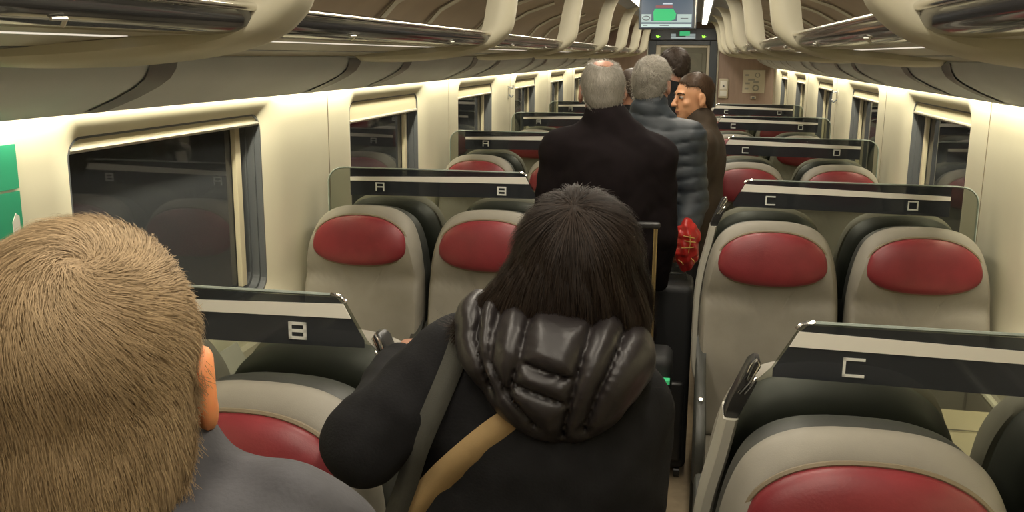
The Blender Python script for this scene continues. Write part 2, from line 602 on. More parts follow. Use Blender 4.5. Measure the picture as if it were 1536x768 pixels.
# ceiling light strips
for s in (-1, 1):
    o = empty('ceiling_light', (s * 0.27, 0, 2.157))
    tag(o, 'long %s ceiling strip light running down the carriage' % SIDE[s], 'light')
    MB().box((-0.03, Y_A + 0.1, 0.0), (0.03, Y_B - 0.5, 0.008)).build('diffuser', emit('strip_diffuser', WARMW, 5.5), o)
    MB().box((-0.045, Y_A + 0.1, 0.006), (0.045, Y_B - 0.45, 0.05), 0.004).build('housing', MT['ceil'], o)

# hanging screen
tv = empty('passenger_screen', (0.0, 6.5, 1.935))
tag(tv, 'dark ceiling-hung passenger information screen with green map over the aisle', 'screen')
MB().box((-0.19, -0.03, -0.012), (0.19, 0.03, 0.20), 0.008).build('casing', MT['dark'], tv)
MB().box((-0.174, -0.034, 0.0), (0.162, -0.029, 0.19)).build('display', emit('display_dark', (0.10, 0.135, 0.17), 0.9), tv)
MB().box((-0.172, -0.037, 0.004), (0.157, -0.0335, 0.024)).build('display_bar', emit('scr_pale', (0.62, 0.78, 0.70), 0.9), tv)
MB().box((-0.172, -0.037, 0.035), (-0.107, -0.0335, 0.087)).box((0.062, -0.037, 0.035), (0.157, -0.0335, 0.087)).box(
    (-0.172, -0.037, 0.035), (0.157, -0.0335, 0.042)).build('display_panel', emit('scr_pale2', (0.55, 0.68, 0.62), 0.8), tv)
MB().prism([(-0.09, 0.045), (0.02, 0.045), (0.05, 0.055), (0.055, 0.09), (0.035, 0.12), (-0.085, 0.122), (-0.095, 0.10)], 1, -0.040, -0.037).build(
    'display_map', emit('scr_green', (0.03, 0.50, 0.16), 1.1), tv)
MB().box((-0.08, -0.037, 0.128), (0.03, -0.0335, 0.143)).build('display_heading', emit('scr_red', (0.5, 0.16, 0.15), 0.6), tv)
MB().box((-0.035, -0.037, 0.15), (0.028, -0.0335, 0.159)).build('display_title', emit('scr_white', (0.7, 0.75, 0.8), 0.9), tv)
mk = MT['gasket']
MB().box((0.085, -0.0385, 0.058), (0.135, -0.0372, 0.063)).build('display_text_line', mk, tv)
MB().box((-0.16, -0.0385, 0.012), (-0.13, -0.0372, 0.016)).build('display_text_line', mk, tv)
MB().box((-0.05, -0.0385, 0.012), (0.01, -0.0372, 0.016)).build('display_text_line', mk, tv)
mb = MB()
mb.tube([(-0.14 + 0.024 * math.cos(a * PI / 8), -0.038, 0.062 + 0.013 * math.sin(a * PI / 8)) for a in range(16)], 0.003, 6, closed=True)
mb.build('display_oval', MT['gasket'], tv)
MB().box((-0.03, -0.015, 0.19), (0.03, 0.015, 0.24)).build('bracket', MT['dark'], tv)
MB().box((0.178, -0.034, 0.0), (0.184, -0.028, 0.19)).build('edge_trim', MT['brushed'], tv)

# ------------------------------------------------------------------ ribs and racks
OUT = [(1.005, 1.722), (0.91, 1.720), (0.77, 1.730), (0.64, 1.748), (0.546, 1.775), (0.494, 1.808), (0.463, 1.85), (0.449, 1.93), (0.436, 2.02), (0.415, 2.10), (0.38, 2.165), (0.33, 2.20)]
INN = [(1.01, 1.755), (0.91, 1.758), (0.79, 1.768), (0.69, 1.780), (0.61, 1.796), (0.572, 1.82), (0.556, 1.86), (0.545, 1.93), (0.528, 2.02), (0.505, 2.10), (0.47, 2.165), (0.43, 2.20)]
HW = [0.24, 0.20, 0.15, 0.115, 0.09, 0.078, 0.070, 0.064, 0.060, 0.060, 0.062, 0.07]


def dens(L, k=3):
    out = []
    n = len(L)
    for i in range(n - 1):
        p0, p1, p2, p3 = L[max(i - 1, 0)], L[i], L[i + 1], L[min(i + 2, n - 1)]
        for j in range(k):
            t = j / k
            def cr(a, b, c, d):
                return 0.5 * (2 * b + (c - a) * t + (2 * a - 5 * b + 4 * c - d) * t * t + (3 * b - a - 3 * c + d) * t ** 3)
            out.append(tuple(cr(a, b, c, d) for a, b, c, d in zip(p0, p1, p2, p3)) if isinstance(p1, tuple) else cr(p0, p1, p2, p3))
    out.append(L[-1])
    return out


def rib_mesh(s):
    mb = MB()
    rings = []
    for (xo, zo), (xi, zi), hw in zip(dens(OUT), dens(INN), dens(HW)):
        ring = []
        prof = [(-1, 0.0), (-1.0, 0.45), (-0.93, 0.72), (-0.74, 0.93), (-0.4, 1.0), (0.4, 1.0), (0.74, 0.93), (0.93, 0.72), (1, 0.45), (1, 0.0)]
        for a, t in prof:
            ring.append((s * (xi + (xo - xi) * t), a * hw, zi + (zo - zi) * t))
        rings.append(ring)
    mb.rings(rings)
    return mb


NR = 7
for s in (-1, 1):
    proto = None
    for n in range(NR):
        y = P0 + 0.03 + BAY * n
        if y > Y_B - 0.3:
            y = Y_B - 0.2
        if proto is None:
            o = rib_mesh(s).build('rack_rib', MT['rib'], smooth=True)
            proto = o
        else:
            o = proto.copy()
            COL.objects.link(o)
        o.location = (0, y, 0)
        tag(o, '%s cream curved rack rib from the camera on the %s, sweeping up to the ceiling' % (ORD[n], SIDE[s]), 'rib',
            'curved rack ribs')

lipA = [(0.532, 1.822), (0.533, 1.808), (0.541, 1.795), (0.556, 1.786), (0.580, 1.781), (0.615, 1.779)]
und = [(0.615, 1.779), (0.70, 1.777), (0.722, 1.775)]
und2 = [(0.736, 1.774), (0.80, 1.768), (0.86, 1.760), (0.885, 1.757)]
und3 = [(0.905, 1.755), (0.95, 1.748), (0.995, 1.742)]


def thick(P, dz):
    return P + [(x, z + dz) for x, z in P[::-1]]


for s in (-1, 1):
    proto = None
    for n in range(-1, 6):
        ya, yb = P0 + 0.03 + BAY * n + 0.062, P0 + 0.03 + BAY * (n + 1) - 0.062
        L = yb - ya
        if proto is None:
            o = empty('luggage_rack')
            proto = o
            def pr(P, a=0, b=L):
                return MB().prism([(s * x, z) for x, z in P], 1, a, b)
            lp = [(x, z) for x, z in lipA]
            lpb = [(x + 0.012, z + 0.008) for x, z in lipA]
            pr(lp + lpb[::-1]).build('lip', MT['smoked'], o, smooth=True)
            pr(thick(und, 0.012)).build('front_panel', MT['shelf'], o)
            pr([(0.712, 1.778), (0.712, 1.7752), (0.738, 1.7738), (0.738, 1.778)], 0.10, L - 0.10).build('reflection_glow', emit('rack_reflection', WARMW, RACK_EMIT), o)  # glowing strip that paints the bright reflection line under the rack
            pr(thick(und2, 0.012)).build('underside', MT['shelf'], o, smooth=True)
            pr(thick([(0.880, 1.7565), (0.91, 1.7540)], 0.006), 0.12, L - 0.12).build('slot', MT['gasket'], o)
            pr(thick(und3, 0.012)).build('rear_panel', MT['shelf'], o, smooth=True)
            pr([(0.60, 1.795), (1.20, 1.795), (1.20, 1.805), (0.60, 1.805)]).build('shelf', MT['shelf'], o)
            MB().tube([(s * 0.530, 0, 1.826), (s * 0.530, L, 1.826)], 0.0075, 10).build('rail', MT['chrome'], o, smooth=True)
            # slim cream hoops standing at the back of the rack
            for yy in (L * 0.30, L * 0.72):
                MB().tube([(s * 1.10, yy, 1.80), (s * 1.175, yy, 1.84), (s * 1.165, yy, 1.90), (s * 1.10, yy + 0.02, 1.975), (s * 0.98, yy + 0.05, 2.045),
                           (s * 0.80, yy + 0.08, 2.110)], 0.022, 8, flat=0.5).build('hoop', MT['rib'], o, smooth=True)
            # small clips on the lip
            for yy in (L * 0.22, L * 0.72):
                MB().tube([(s * 0.548, yy - 0.02, 1.788), (s * 0.542, yy, 1.789), (s * 0.556, yy + 0.012, 1.781)], 0.003, 6).build('clip', MT['brushed'], o)
        else:
            o = copy_tree(proto)
        o.location = (0, ya, 0)
        tag(o, '%s luggage rack section from the camera along the %s side, smoked lip and chrome rail' % (ORD[n + 1], SIDE[s]), 'luggage rack',
            'luggage rack sections')

# ------------------------------------------------------------------ seats
def interp(z, tab):
    for (z0, v0), (z1, v1) in zip(tab[:-1], tab[1:]):
        if z <= z1:
            t = 0 if z1 == z0 else max(0, min(1, (z - z0) / (z1 - z0)))
            t = t * t * (3 - 2 * t) if False else t
            return v0 + (v1 - v0) * t
    return tab[-1][1]


def back_outline(sc=1.0):
    half = [(0.208, 0.44), (0.224, 0.48), (0.230, 0.60), (0.232, 0.75), (0.231, 0.88), (0.226, 0.96), (0.217, 1.03), (0.203, 1.09),
            (0.184, 1.135), (0.160, 1.163), (0.128, 1.183), (0.088, 1.195), (0.045, 1.200)]
    half = dens(half, 3)
    pts = half + [(0.0, 1.201)] + [(-x, z) for x, z in half[::-1]]
    return pts


def seat_bend(z):
    return -0.135 - (1.2 - z) * 0.10


def inflate(outline, center, rings, bend, fine=None):
    R = []
    for sc, y in rings:
        ring = []
        for x, z in outline:
            px_, pz_ = center[0] + (x - center[0]) * sc, center[1] + (z - center[1]) * sc
            yy = y + bend(pz_)
            if fine:
                yy += fine(px_, pz_, sc)
            ring.append((px_, yy, pz_))
        R.append(ring)
    return R


def bulge(x, z, sc):
    # head section stands proud, crease under it, soft lumbar roll (front faces only)
    if sc > 0.999:
        return 0
    k = min(1, (1 - sc) / 0.06)
    return k * (-0.022 * math.exp(-((z - 1.06) / 0.075) ** 2) + 0.016 * math.exp(-((z - 0.945) / 0.022) ** 2) - 0.018 * math.exp(-((z - 0.70) / 0.13) ** 2)
                + 0.012 * (abs(x) / 0.2) ** 2 * -1.2)


def build_seat():
    root = empty('train_seat')
    ol = back_outline()
    cen = (0.0, 0.82)
    ringsF = [(0.95, 0.03), (0.975, 0.018), (0.992, 0.0), (0.998, -0.016), (0.994, -0.032), (0.978, -0.045), (0.952, -0.055), (0.92, -0.060), (0.87, -0.0625),
              (0.8, -0.063), (0.7, -0.063), (0.6, -0.063), (0.5, -0.063), (0.38, -0.063), (0.25, -0.063), (0.1, -0.063)]
    MB().rings(inflate(ol, cen, ringsF, seat_bend, bulge)).build('backrest', MT['greyc'], root, smooth=True)
    # rear shell: thick charcoal back with a rounded crown
    ringsS = [(0.94, 0.0), (0.960, 0.005), (0.968, 0.022), (0.972, 0.045), (0.966, 0.068), (0.948, 0.092), (0.92, 0.108), (0.87, 0.120), (0.8, 0.125), (0.5, 0.128), (0.1, 0.130)]
    MB().rings(inflate(ol, cen, ringsS, lambda z: -0.135)).build('rear_shell', MT['shell'], root, smooth=True)
    # red headrest
    hol = []
    for k in range(48):
        a = 2 * PI * k / 48
        ca, sa = math.cos(a), math.sin(a)
        e = 2 / 2.55
        x = 0.179 * math.copysign(abs(ca) ** e, ca)
        z = (0.084 if sa > 0 else 0.080) * math.copysign(abs(sa) ** e, sa)
        x *= 1.0 - 0.10 * (z / 0.088) - 0.03 * (z / 0.088) ** 2     # wider low, narrower on top
        z += 0.012 * (1 - (x / 0.18) ** 2) * (1 if z > 0 else -0.5)
        hol.append((x, 1.077 + z))
    ringsH = [(0.98, 0.0), (1.0, -0.012), (0.99, -0.021), (0.965, -0.028), (0.92, -0.034), (0.84, -0.040), (0.72, -0.045), (0.55, -0.049), (0.35, -0.051), (0.12, -0.052)]
    hb = lambda z: seat_bend(z) - 0.073
    MB().rings(inflate(hol, (0, 1.077), ringsH, hb)).build('headrest', MT['redc'], root, smooth=True)
    # piping seam around the headrest
    MB().tube([(x * 1.012, hb(z) - 0.008, 1.077 + (z - 1.077) * 1.02) for x, z in hol], 0.005, 6, closed=True).build('headrest_piping', MT['seam'], root, smooth=True)
    # cushion
    mb = MB()
    prof = [(-0.24, 0.36), (-0.66, 0.36), (-0.70, 0.375), (-0.715, 0.41), (-0.70, 0.45), (-0.65, 0.468), (-0.5, 0.46), (-0.35, 0.45), (-0.24, 0.45)]
    R = []
    for x, k in ((-0.205, 0.93), (-0.22, 0.98), (-0.222, 1.0), (0.222, 1.0), (0.22, 0.98), (0.205, 0.93)):
        R.append([(x, -0.47 + (y + 0.47) * k, 0.41 + (z - 0.41) * k) for y, z in prof])
    mb.rings(R)
    mb.build('seat_cushion', MT['greyc'], root, smooth=True)
    # pedestal
    MB().prism([(-0.62, 0.36), (-0.10, 0.36), (-0.10, 0.55), (-0.02, 0.55), (-0.02, 0.30), (-0.22, 0.12), (-0.22, 0.0), (-0.42, 0.0), (-0.42, 0.22), (-0.62, 0.30)], 0, -0.13, 0.13).build(
        'pedestal', MT['shell'], root)
    # armrests
    for e in (-1, 1):
        mb = MB()
        x = e * 0.219
        P = [(-0.20, 0.80), (-0.28, 0.745), (-0.45, 0.71), (-0.70, 0.69), (-0.765, 0.672), (-0.79, 0.63), (-0.79, 0.55), (-0.77, 0.50), (-0.72, 0.47), (-0.50, 0.46), (-0.30, 0.48), (-0.20, 0.56)]
        R = []
        for dx, k in ((-0.017, 0.93), (-0.013, 0.985), (-0.006, 1.0), (0.006, 1.0), (0.013, 0.985), (0.017, 0.93)):
            R.append([(x + dx, -0.5 + (py + 0.5) * k, 0.6 + (pz - 0.6) * k) for py, pz in P])
        mb.rings(R)
        a = mb.build('armrest', MT['shell'], root, smooth=True)
        MB().tube([(x, -0.60, 0.680), (x, -0.612, 0.708)], [0.009, 0.007], 12).build('bolt', MT['chrome'], a, smooth=True)
    return root


LX = {'A': -0.972, 'B': -0.491, 'C': 0.491, 'D': 0.972}
proto = build_seat()
first = True
for n in range(6):
    for L in 'ABCD':
        for face in ('cam', 'away'):
            if n == 5 and face == 'away':
                continue
            if first:
                o = proto
                first = False
            else:
                o = copy_tree(proto)
            yp = P0 + BAY * n
            if face == 'cam':
                o.location = (LX[L], yp - 0.012, 0)
                o.rotation_euler = (0, 0, 0)
                tag(o, 'grey seat with red headrest facing the camera under letter %s, %s row from the camera' % (L, ORD[n]), 'seat', 'seats facing the camera')
            else:
                o.location = (LX[L], yp + 0.018, 0)
                o.rotation_euler = (0, 0, PI)
                tag(o, 'seat turned away, dark rounded back behind letter %s of the %s partition from camera' % (L, ORD[n]), 'seat', 'seats facing away')


# ------------------------------------------------------------------ partitions with seat letters
def letter_strokes(L, W, H, t):
    b = []
    if L == 'A':
        b = [(-W, -H, -W + t, H), (W - t, -H, W, H), (-W, H - t, W, H), (-W, -t * .6, W, t * .4)]
    if L == 'B':
        b = [(-W, -H, -W + t * 1.3, H), (W - t * 1.3, -H, W, H), (-W, H - t * 1.2, W, H), (-W, -t * .6, W, t * .6), (-W, -H, W, -H + t * 1.2)]
    if L == 'C':
        b = [(-W, -H, -W + t, H), (-W, H - t, W, H), (-W, -H, W, -H + t)]
    if L == 'D':
        b = [(-W, -H, -W + t, H), (W - t, -H, W, H), (-W, H - t, W, H), (-W, -H, W, -H + t)]
    return b


for s in (-1, 1):
    proto = None
    for n in range(5):
        y = P0 + BAY * n
        if proto is None:
            o = empty('seat_partition')
            proto = o
            # glass outline in X,Z
            cor = [(1.185 - 0.06 + 0.06 * math.cos(a), 1.317 - 0.06 + 0.06 * math.sin(a)) for a in [PI / 2 * k / 6 for k in range(7)]][::-1]
            G = [(0.412, 1.317)] + cor + [(1.185, 0.90), (0.30, 0.90), (0.300, 1.13), (0.318, 1.19), (0.36, 1.235), (0.398, 1.303)]
            Gc = [(s * x, z) for x, z in G]
            MB().prism(Gc, 1, -0.004, 0.004).build('glass_panel', MT['glass'], o)
            # smoked film: thin sheet just in front of the glass
            MB().prism([(s * x, z) for x, z in [(0.362, 1.236), (0.40, 1.303), (1.093, 1.288), (1.093, 1.212), (0.362, 1.222)]], 1, -0.0062, -0.0052).build('smoked_band', MT['band'], o)
            MB().prism([(s * x, z) for x, z in [(0.402, 1.303), (0.414, 1.315), (1.093, 1.315), (1.093, 1.288)]], 1, -0.0062, -0.0052).build('smoked_edge', MT['topband'], o)
            MB().prism([(s * x, z) for x, z in [(0.386, 1.277), (0.400, 1.304), (1.092, 1.2835), (1.092, 1.268)]], 1, -0.0085, -0.0068).build('pale_stripe', MT['stripe'], o)
            # bright glass edge along top and outer side
            MB().tube([(s * 0.412, 0, 1.318), (s * 0.75, 0, 1.318), (s * 1.11, 0, 1.318)] + [(s * x, 0, z) for x, z in cor[1:]] + [(s * 1.186, 0, 0.95)], 0.0035, 6).build(
                'glass_edge', MT['edge'], o, smooth=True)
            for L in ('AB' if s < 0 else 'CD'):
                mb = MB()
                cx = LX[L]
                for x0, z0, x1, z1 in letter_strokes(L, 0.0175, 0.0165, 0.0045):
                    mb.box((cx + x0, -0.0090, 1.2475 + z0), (cx + x1, -0.0068, 1.2475 + z1))
                tag(mb.build('letter', MT['letter'], o), 'white seat letter %s' % L)
            # chrome corner clip at the top
            MB().tube([(s * 0.396, -0.004, 1.307), (s * 0.404, -0.004, 1.316), (s * 0.425, -0.004, 1.320)], 0.004, 8).build('corner_clip', MT['chrome'], o, smooth=True)
            # grab handle: dark tapered grip leaning to the aisle with chrome fork
            hp = [(0.286, 1.138), (0.304, 1.136), (0.331, 1.200), (0.337, 1.214), (0.333, 1.224), (0.318, 1.203), (0.322, 1.215), (0.342, 1.244), (0.339, 1.254), (0.331, 1.255), (0.322, 1.248), (0.292, 1.178), (0.285, 1.155)]
            cxh, czh = 0.312, 1.195
            R = []
            for dy, k in ((-0.026, 0.86), (-0.023, 0.95), (-0.016, 1.0), (0.014, 1.0), (0.022, 0.95)):
                R.append([(s * (cxh + (x - cxh) * k), dy, czh + (z - czh) * k) for x, z in hp])
            hd = MB().rings(R).build('grab_handle', MT['blackp'], o, smooth=True)
            MB().tube([(s * 0.308, -0.028, 1.196), (s * 0.322, -0.030, 1.216), (s * 0.338, -0.026, 1.248), (s * 0.334, -0.026, 1.256), (s * 0.326, -0.028, 1.246), (s * 0.318, -0.030, 1.222)],
                      0.0032, 8).build('chrome_fork', MT['chrome'], hd, smooth=True)
            MB().tube([(s * 0.316, -0.028, 1.196), (s * 0.327, -0.028, 1.212), (s * 0.334, -0.024, 1.224)], 0.0030, 8).build('chrome_lug', MT['chrome'], hd, smooth=True)
            # pale end post sweeping down beside the aisle seat
            P = [(0.297, 1.150), (0.284, 1.08), (0.266, 1.00), (0.256, 0.93), (0.251, 0.86), (0.250, 0.74), (0.2525, 0.64), (0.262, 0.58), (0.275, 0.55)]
            P = dens(P, 3)
            R = []
            for x, z in P:
                hwid = 0.0125
                R.append([(s * (x - hwid), -0.030, z), (s * (x - hwid * 0.6), -0.037, z), (s * (x + hwid * 0.6), -0.037, z), (s * (x + hwid), -0.030, z), (s * (x + hwid), 0.05, z), (s * (x - hwid), 0.05, z)])
            MB().rings(R).build('end_post', MT['post'], o, smooth=True)
            MB().box((s * 0.262, -0.05, 0.0), (s * 0.285, 0.05, 0.60), 0.005).build('post_foot', MT['shell'], o)
        else:
            o = copy_tree(proto)
        o.location = (0, y, 0)
        tag(o, 'glass seat partition lettered %s, %s from the camera on the %s, smoked band and pale stripe' % ('A and B' if s < 0 else 'C and D', ORD[n], SIDE[s]),
            'partition', 'lettered glass seat partitions')

# ------------------------------------------------------------------ tables, wall details
for s in (-1, 1):
    proto = None
    for n in range(5):
        yc = P0 + 0.935 + BAY * n
        if proto is None:
            o = proto = empty('folding_table')
            x0, x1 = 0.785, 1.13
            MB().box((s * x0, -0.17, 0.705), (s * x1, 0.17, 0.722), 0.006).build('table_top', MT['table'], o)
            MB().box((s * x0, -0.33, 0.705), (s * x1, -0.173, 0.722), 0.006).build('flap', MT['table'], o)
            MB().box((s * x0, 0.173, 0.705), (s * x1, 0.35, 0.722), 0.006).build('flap', MT['table'], o)
            MB().box((s * 0.95, 0.168, 0.7215), (s * 1.08, 0.178, 0.7245)).build('hinge', MT['chrome'], o)
            MB().tube([(s * 0.95, 0, 0.0), (s * 0.95, 0, 0.706)], 0.03, 14).build('leg', MT['shell'], o, smooth=True)
        else:
            o = copy_tree(proto)
        o.location = (0, yc, 0)
        tag(o, 'beige folding table by the %s window in the %s seat bay from the camera' % (SIDE[s], ORD[n]), 'table', 'tables between facing seats')

lf = MB().box((-0.050, -0.09, 0), (0.050, 0.09, 0.004), 0.001).build('leaflet', MT['paper'])
lf.location = (-1.172, 2.555, 0.800)
lf.rotation_euler = (0, math.radians(62), 0)
tag(lf, 'plain grey leaflet leaning on the ledge under the nearest left window', 'leaflet')

gs = empty('green_sign', (-NWALL + 0.002, 1.755, 1.36))
tag(gs, 'green and white safety sign on the left wall at the edge of view', 'sign')
MB().box((-0.001, -0.14, 0.10), (0.003, 0.012, 0.195)).build('upper_plate', MT['green'], gs)
MB().box((-0.001, -0.14, 0.0), (0.003, 0.012, 0.094)).build('lower_plate', MT['green'], gs)
MB().prism([(-0.02, 0.0), (0.002, 0.0), (0.002, 0.04), (-0.008, 0.048), (-0.02, 0.03)], 0, 0.0031, 0.004).build('symbol', MT['white'], gs)

for s in (-1, 1):
    h = empty('coat_hook', (s * (NWALL), 7.20, 1.42))
    tag(h, 'small dark coat hook on the %s window pillar above the seats' % SIDE[s], 'hook', 'coat hooks')
    MB().box((-s * 0.006, -0.02, 0), (0, 0.02, 0.10), 0.003).build('plate', MT['brushed'], h)
    MB().tube([(-s * 0.006, 0, 0.085), (-s * 0.035, 0, 0.08), (-s * 0.04, 0, 0.10)], 0.006, 8).tube(
        [(-s * 0.006, 0, 0.03), (-s * 0.030, 0, 0.01), (-s * 0.04, 0, 0.03)], 0.006, 8).build('prong', MT['gasket'], h, smooth=True)

#PEOPLE
# ------------------------------------------------------------------ organic shapes from signed distances
def A_(v):
    return np.asarray(v, dtype=np.float32)


def ell(P, c, r):
    c, r = A_(c), A_(r)
    q = (P - c) / r
    k0 = np.sqrt((q * q).sum(-1)) + 1e-6
    q2 = q / r
    k1 = np.sqrt((q2 * q2).sum(-1)) + 1e-6
    return k0 * (k0 - 1) / k1


def cone(P, a, b, ra, rb, sq=None):
    a, b = A_(a), A_(b)
    if sq is not None:
        sq = A_(sq)
        P, a, b = P / sq, a / sq, b / sq
    ba = b - a
    pa = P - a
    h = np.clip((pa @ ba) / (ba @ ba + 1e-9), 0, 1)
    d = pa - h[..., None] * ba
    return np.sqrt((d * d).sum(-1)) - (ra + (rb - ra) * h)


def smin(a, b, k):
    h = np.clip(0.5 + 0.5 * (b - a) / k, 0, 1)
    return b + (a - b) * h - k * h * (1 - h)


def smax(a, b, k):
    return -smin(-a, -b, k)


def nz(P, f, seed=0.0):
    x, y, z = P[..., 0] * f + seed, P[..., 1] * f + seed * 1.7, P[..., 2] * f - seed
    return (np.sin(x + 1.7 * np.sin(z * 0.8) + y) * np.sin(z * 1.3 + 1.3 * np.sin(x * 0.9)) + 0.6 * np.sin(2.3 * y + 1.1 * x + 2 * np.sin(1.4 * z))) * 0.6


def surf(f, lo, hi, res):
    lo = A_(lo)
    hi = A_(hi)
    n = np.ceil((hi - lo) / res).astype(int) + 1
    ax = [lo[i] + res * np.arange(n[i], dtype=np.float32) for i in range(3)]
    G = np.stack(np.meshgrid(*ax, indexing='ij'), -1)
    V = f(G).astype(np.float32)
    cn = n - 1
    S = np.zeros((*cn, 3), np.float32)
    C = np.zeros(tuple(cn), np.float32)
    crosses = []
    for a in range(3):
        s0 = [slice(None)] * 3
        s1 = [slice(None)] * 3
        s0[a] = slice(0, -1)
        s1[a] = slice(1, None)
        v0, v1 = V[tuple(s0)], V[tuple(s1)]
        cr = (v0 < 0) != (v1 < 0)
        idx = np.argwhere(cr)
        if len(idx) == 0:
            crosses.append((idx, None))
            continue
        q0, q1 = v0[cr], v1[cr]
        t = q0 / (q0 - q1)
        P = lo + idx * res
        P = P.astype(np.float32)
        P[:, a] += t * res
        b, c = [(1, 2), (2, 0), (0, 1)][a]
        for db in (-1, 0):
            for dc in (-1, 0):
                j = idx.copy()
                j[:, b] += db
                j[:, c] += dc
                ok = (j[:, b] >= 0) & (j[:, c] >= 0) & (j[:, b] < cn[b]) & (j[:, c] < cn[c])
                jj = j[ok]
                np.add.at(S, (jj[:, 0], jj[:, 1], jj[:, 2]), P[ok])
                np.add.at(C, (jj[:, 0], jj[:, 1], jj[:, 2]), 1)
        crosses.append((idx, q0 < 0))
    act = C > 0
    ids = -np.ones(tuple(cn), int)
    ids[act] = np.arange(act.sum())
    verts = S[act] / C[act][:, None]
    quads = []
    for a in range(3):
        idx, ins = crosses[a]
        if ins is None:
            continue
        b, c = [(1, 2), (2, 0), (0, 1)][a]
        ok = (idx[:, b] > 0) & (idx[:, c] > 0) & (idx[:, b] < cn[b]) & (idx[:, c] < cn[c])
        j, i_ = idx[ok], ins[ok]
        def g(db, dc):
            k = j.copy()
            k[:, b] += db
            k[:, c] += dc
            return ids[k[:, 0], k[:, 1], k[:, 2]]
        q = np.stack([g(-1, -1), g(0, -1), g(0, 0), g(-1, 0)], 1)
        q[~i_] = q[~i_][:, ::-1]
        quads.append(q)
    return verts, np.concatenate(quads)


def npmesh(name, parts, m=None, parent=None, tint=None):
    vs, qs, off = [], [], 0
    for v, q in parts:
        vs.append(v)
        qs.append(q + off)
        off += len(v)
    v = np.concatenate(vs).astype(np.float32)
    q = np.concatenate(qs).astype(np.int32)
    me = bpy.data.meshes.new(name)
    me.vertices.add(len(v))
    me.vertices.foreach_set('co', v.ravel())
    me.loops.add(q.size)
    me.loops.foreach_set('vertex_index', q.ravel())
    me.polygons.add(len(q))
    me.polygons.foreach_set('loop_start', np.arange(0, q.size, 4, dtype=np.int32))
    me.polygons.foreach_set('loop_total', np.full(len(q), 4, np.int32))
    me.polygons.foreach_set('use_smooth', np.ones(len(q), bool))
    me.update(calc_edges=True)
    if tint is not None:
        at = me.attributes.new('tint', 'FLOAT', 'POINT')
        at.data.foreach_set('value', np.asarray(tint, np.float32))
    return link(name, me, m, parent)


def rotm(yaw, pitch=0.0, tilt=0.0):
    """yaw: + turns to the person's left; pitch: + chin down; tilt: + leans head to its right"""
    return Matrix.Rotation(yaw, 3, 'Z') @ Matrix.Rotation(-pitch, 3, 'X') @ Matrix.Rotation(tilt, 3, 'Y')


def head_f(c, R, sc=1.0):
    Rn = np.array(R, dtype=np.float32)
    c = A_(c)

    def f(P):
        L = ((P - c) @ Rn) / sc
        d = ell(L, (0, -0.012, 0.028), (0.074, 0.093, 0.083))
        d = smin(d, ell(L, (0, 0.030, -0.045), (0.055, 0.058, 0.060)), 0.03)
        d = smin(d, ell(L, (0, 0.058, -0.088), (0.028, 0.026, 0.020)), 0.02)
        d = smin(d, ell(L, (0, 0.076, 0.028), (0.045, 0.012, 0.010)), 0.014)
        for e in (-1, 1):
            d = smin(d, ell(L, (e * 0.040, 0.058, -0.022), (0.018, 0.016, 0.015)), 0.015)
            d = smax(d, -ell(L, (e * 0.031, 0.092, 0.008), (0.016, 0.012, 0.010)), 0.010)
            d = smin(d, ell(L, (e * 0.031, 0.072, 0.007), (0.0125, 0.0125, 0.0105)), 0.003)
            # ear: shell with a hollow
            ear = ell(L, (e * 0.079, -0.010, -0.006), (0.010, 0.019, 0.031))
            ear = smin(ear, ell(L, (e * 0.077, -0.003, -0.030), (0.008, 0.010, 0.012)), 0.006)
            ear = smax(ear, -ell(L, (e * 0.090, -0.006, -0.002), (0.007, 0.011, 0.019)), 0.004)
            d = smin(d, ear, 0.007)
        d = smin(d, cone(L, (0, 0.083, 0.012), (0, 0.108, -0.026), 0.008, 0.011), 0.010)
        for e in (-1, 1):
            d = smin(d, ell(L, (e * 0.010, 0.098, -0.029), (0.008, 0.009, 0.007)), 0.005)
        d = smin(d, ell(L, (0, 0.083, -0.056), (0.022, 0.010, 0.006)), 0.006)
        d = smin(d, ell(L, (0, 0.081, -0.067), (0.019, 0.010, 0.006)), 0.006)
        d = smax(d, -ell(L, (0, 0.094, -0.061), (0.020, 0.006, 0.0018)), 0.003)
        return d * sc
    return f


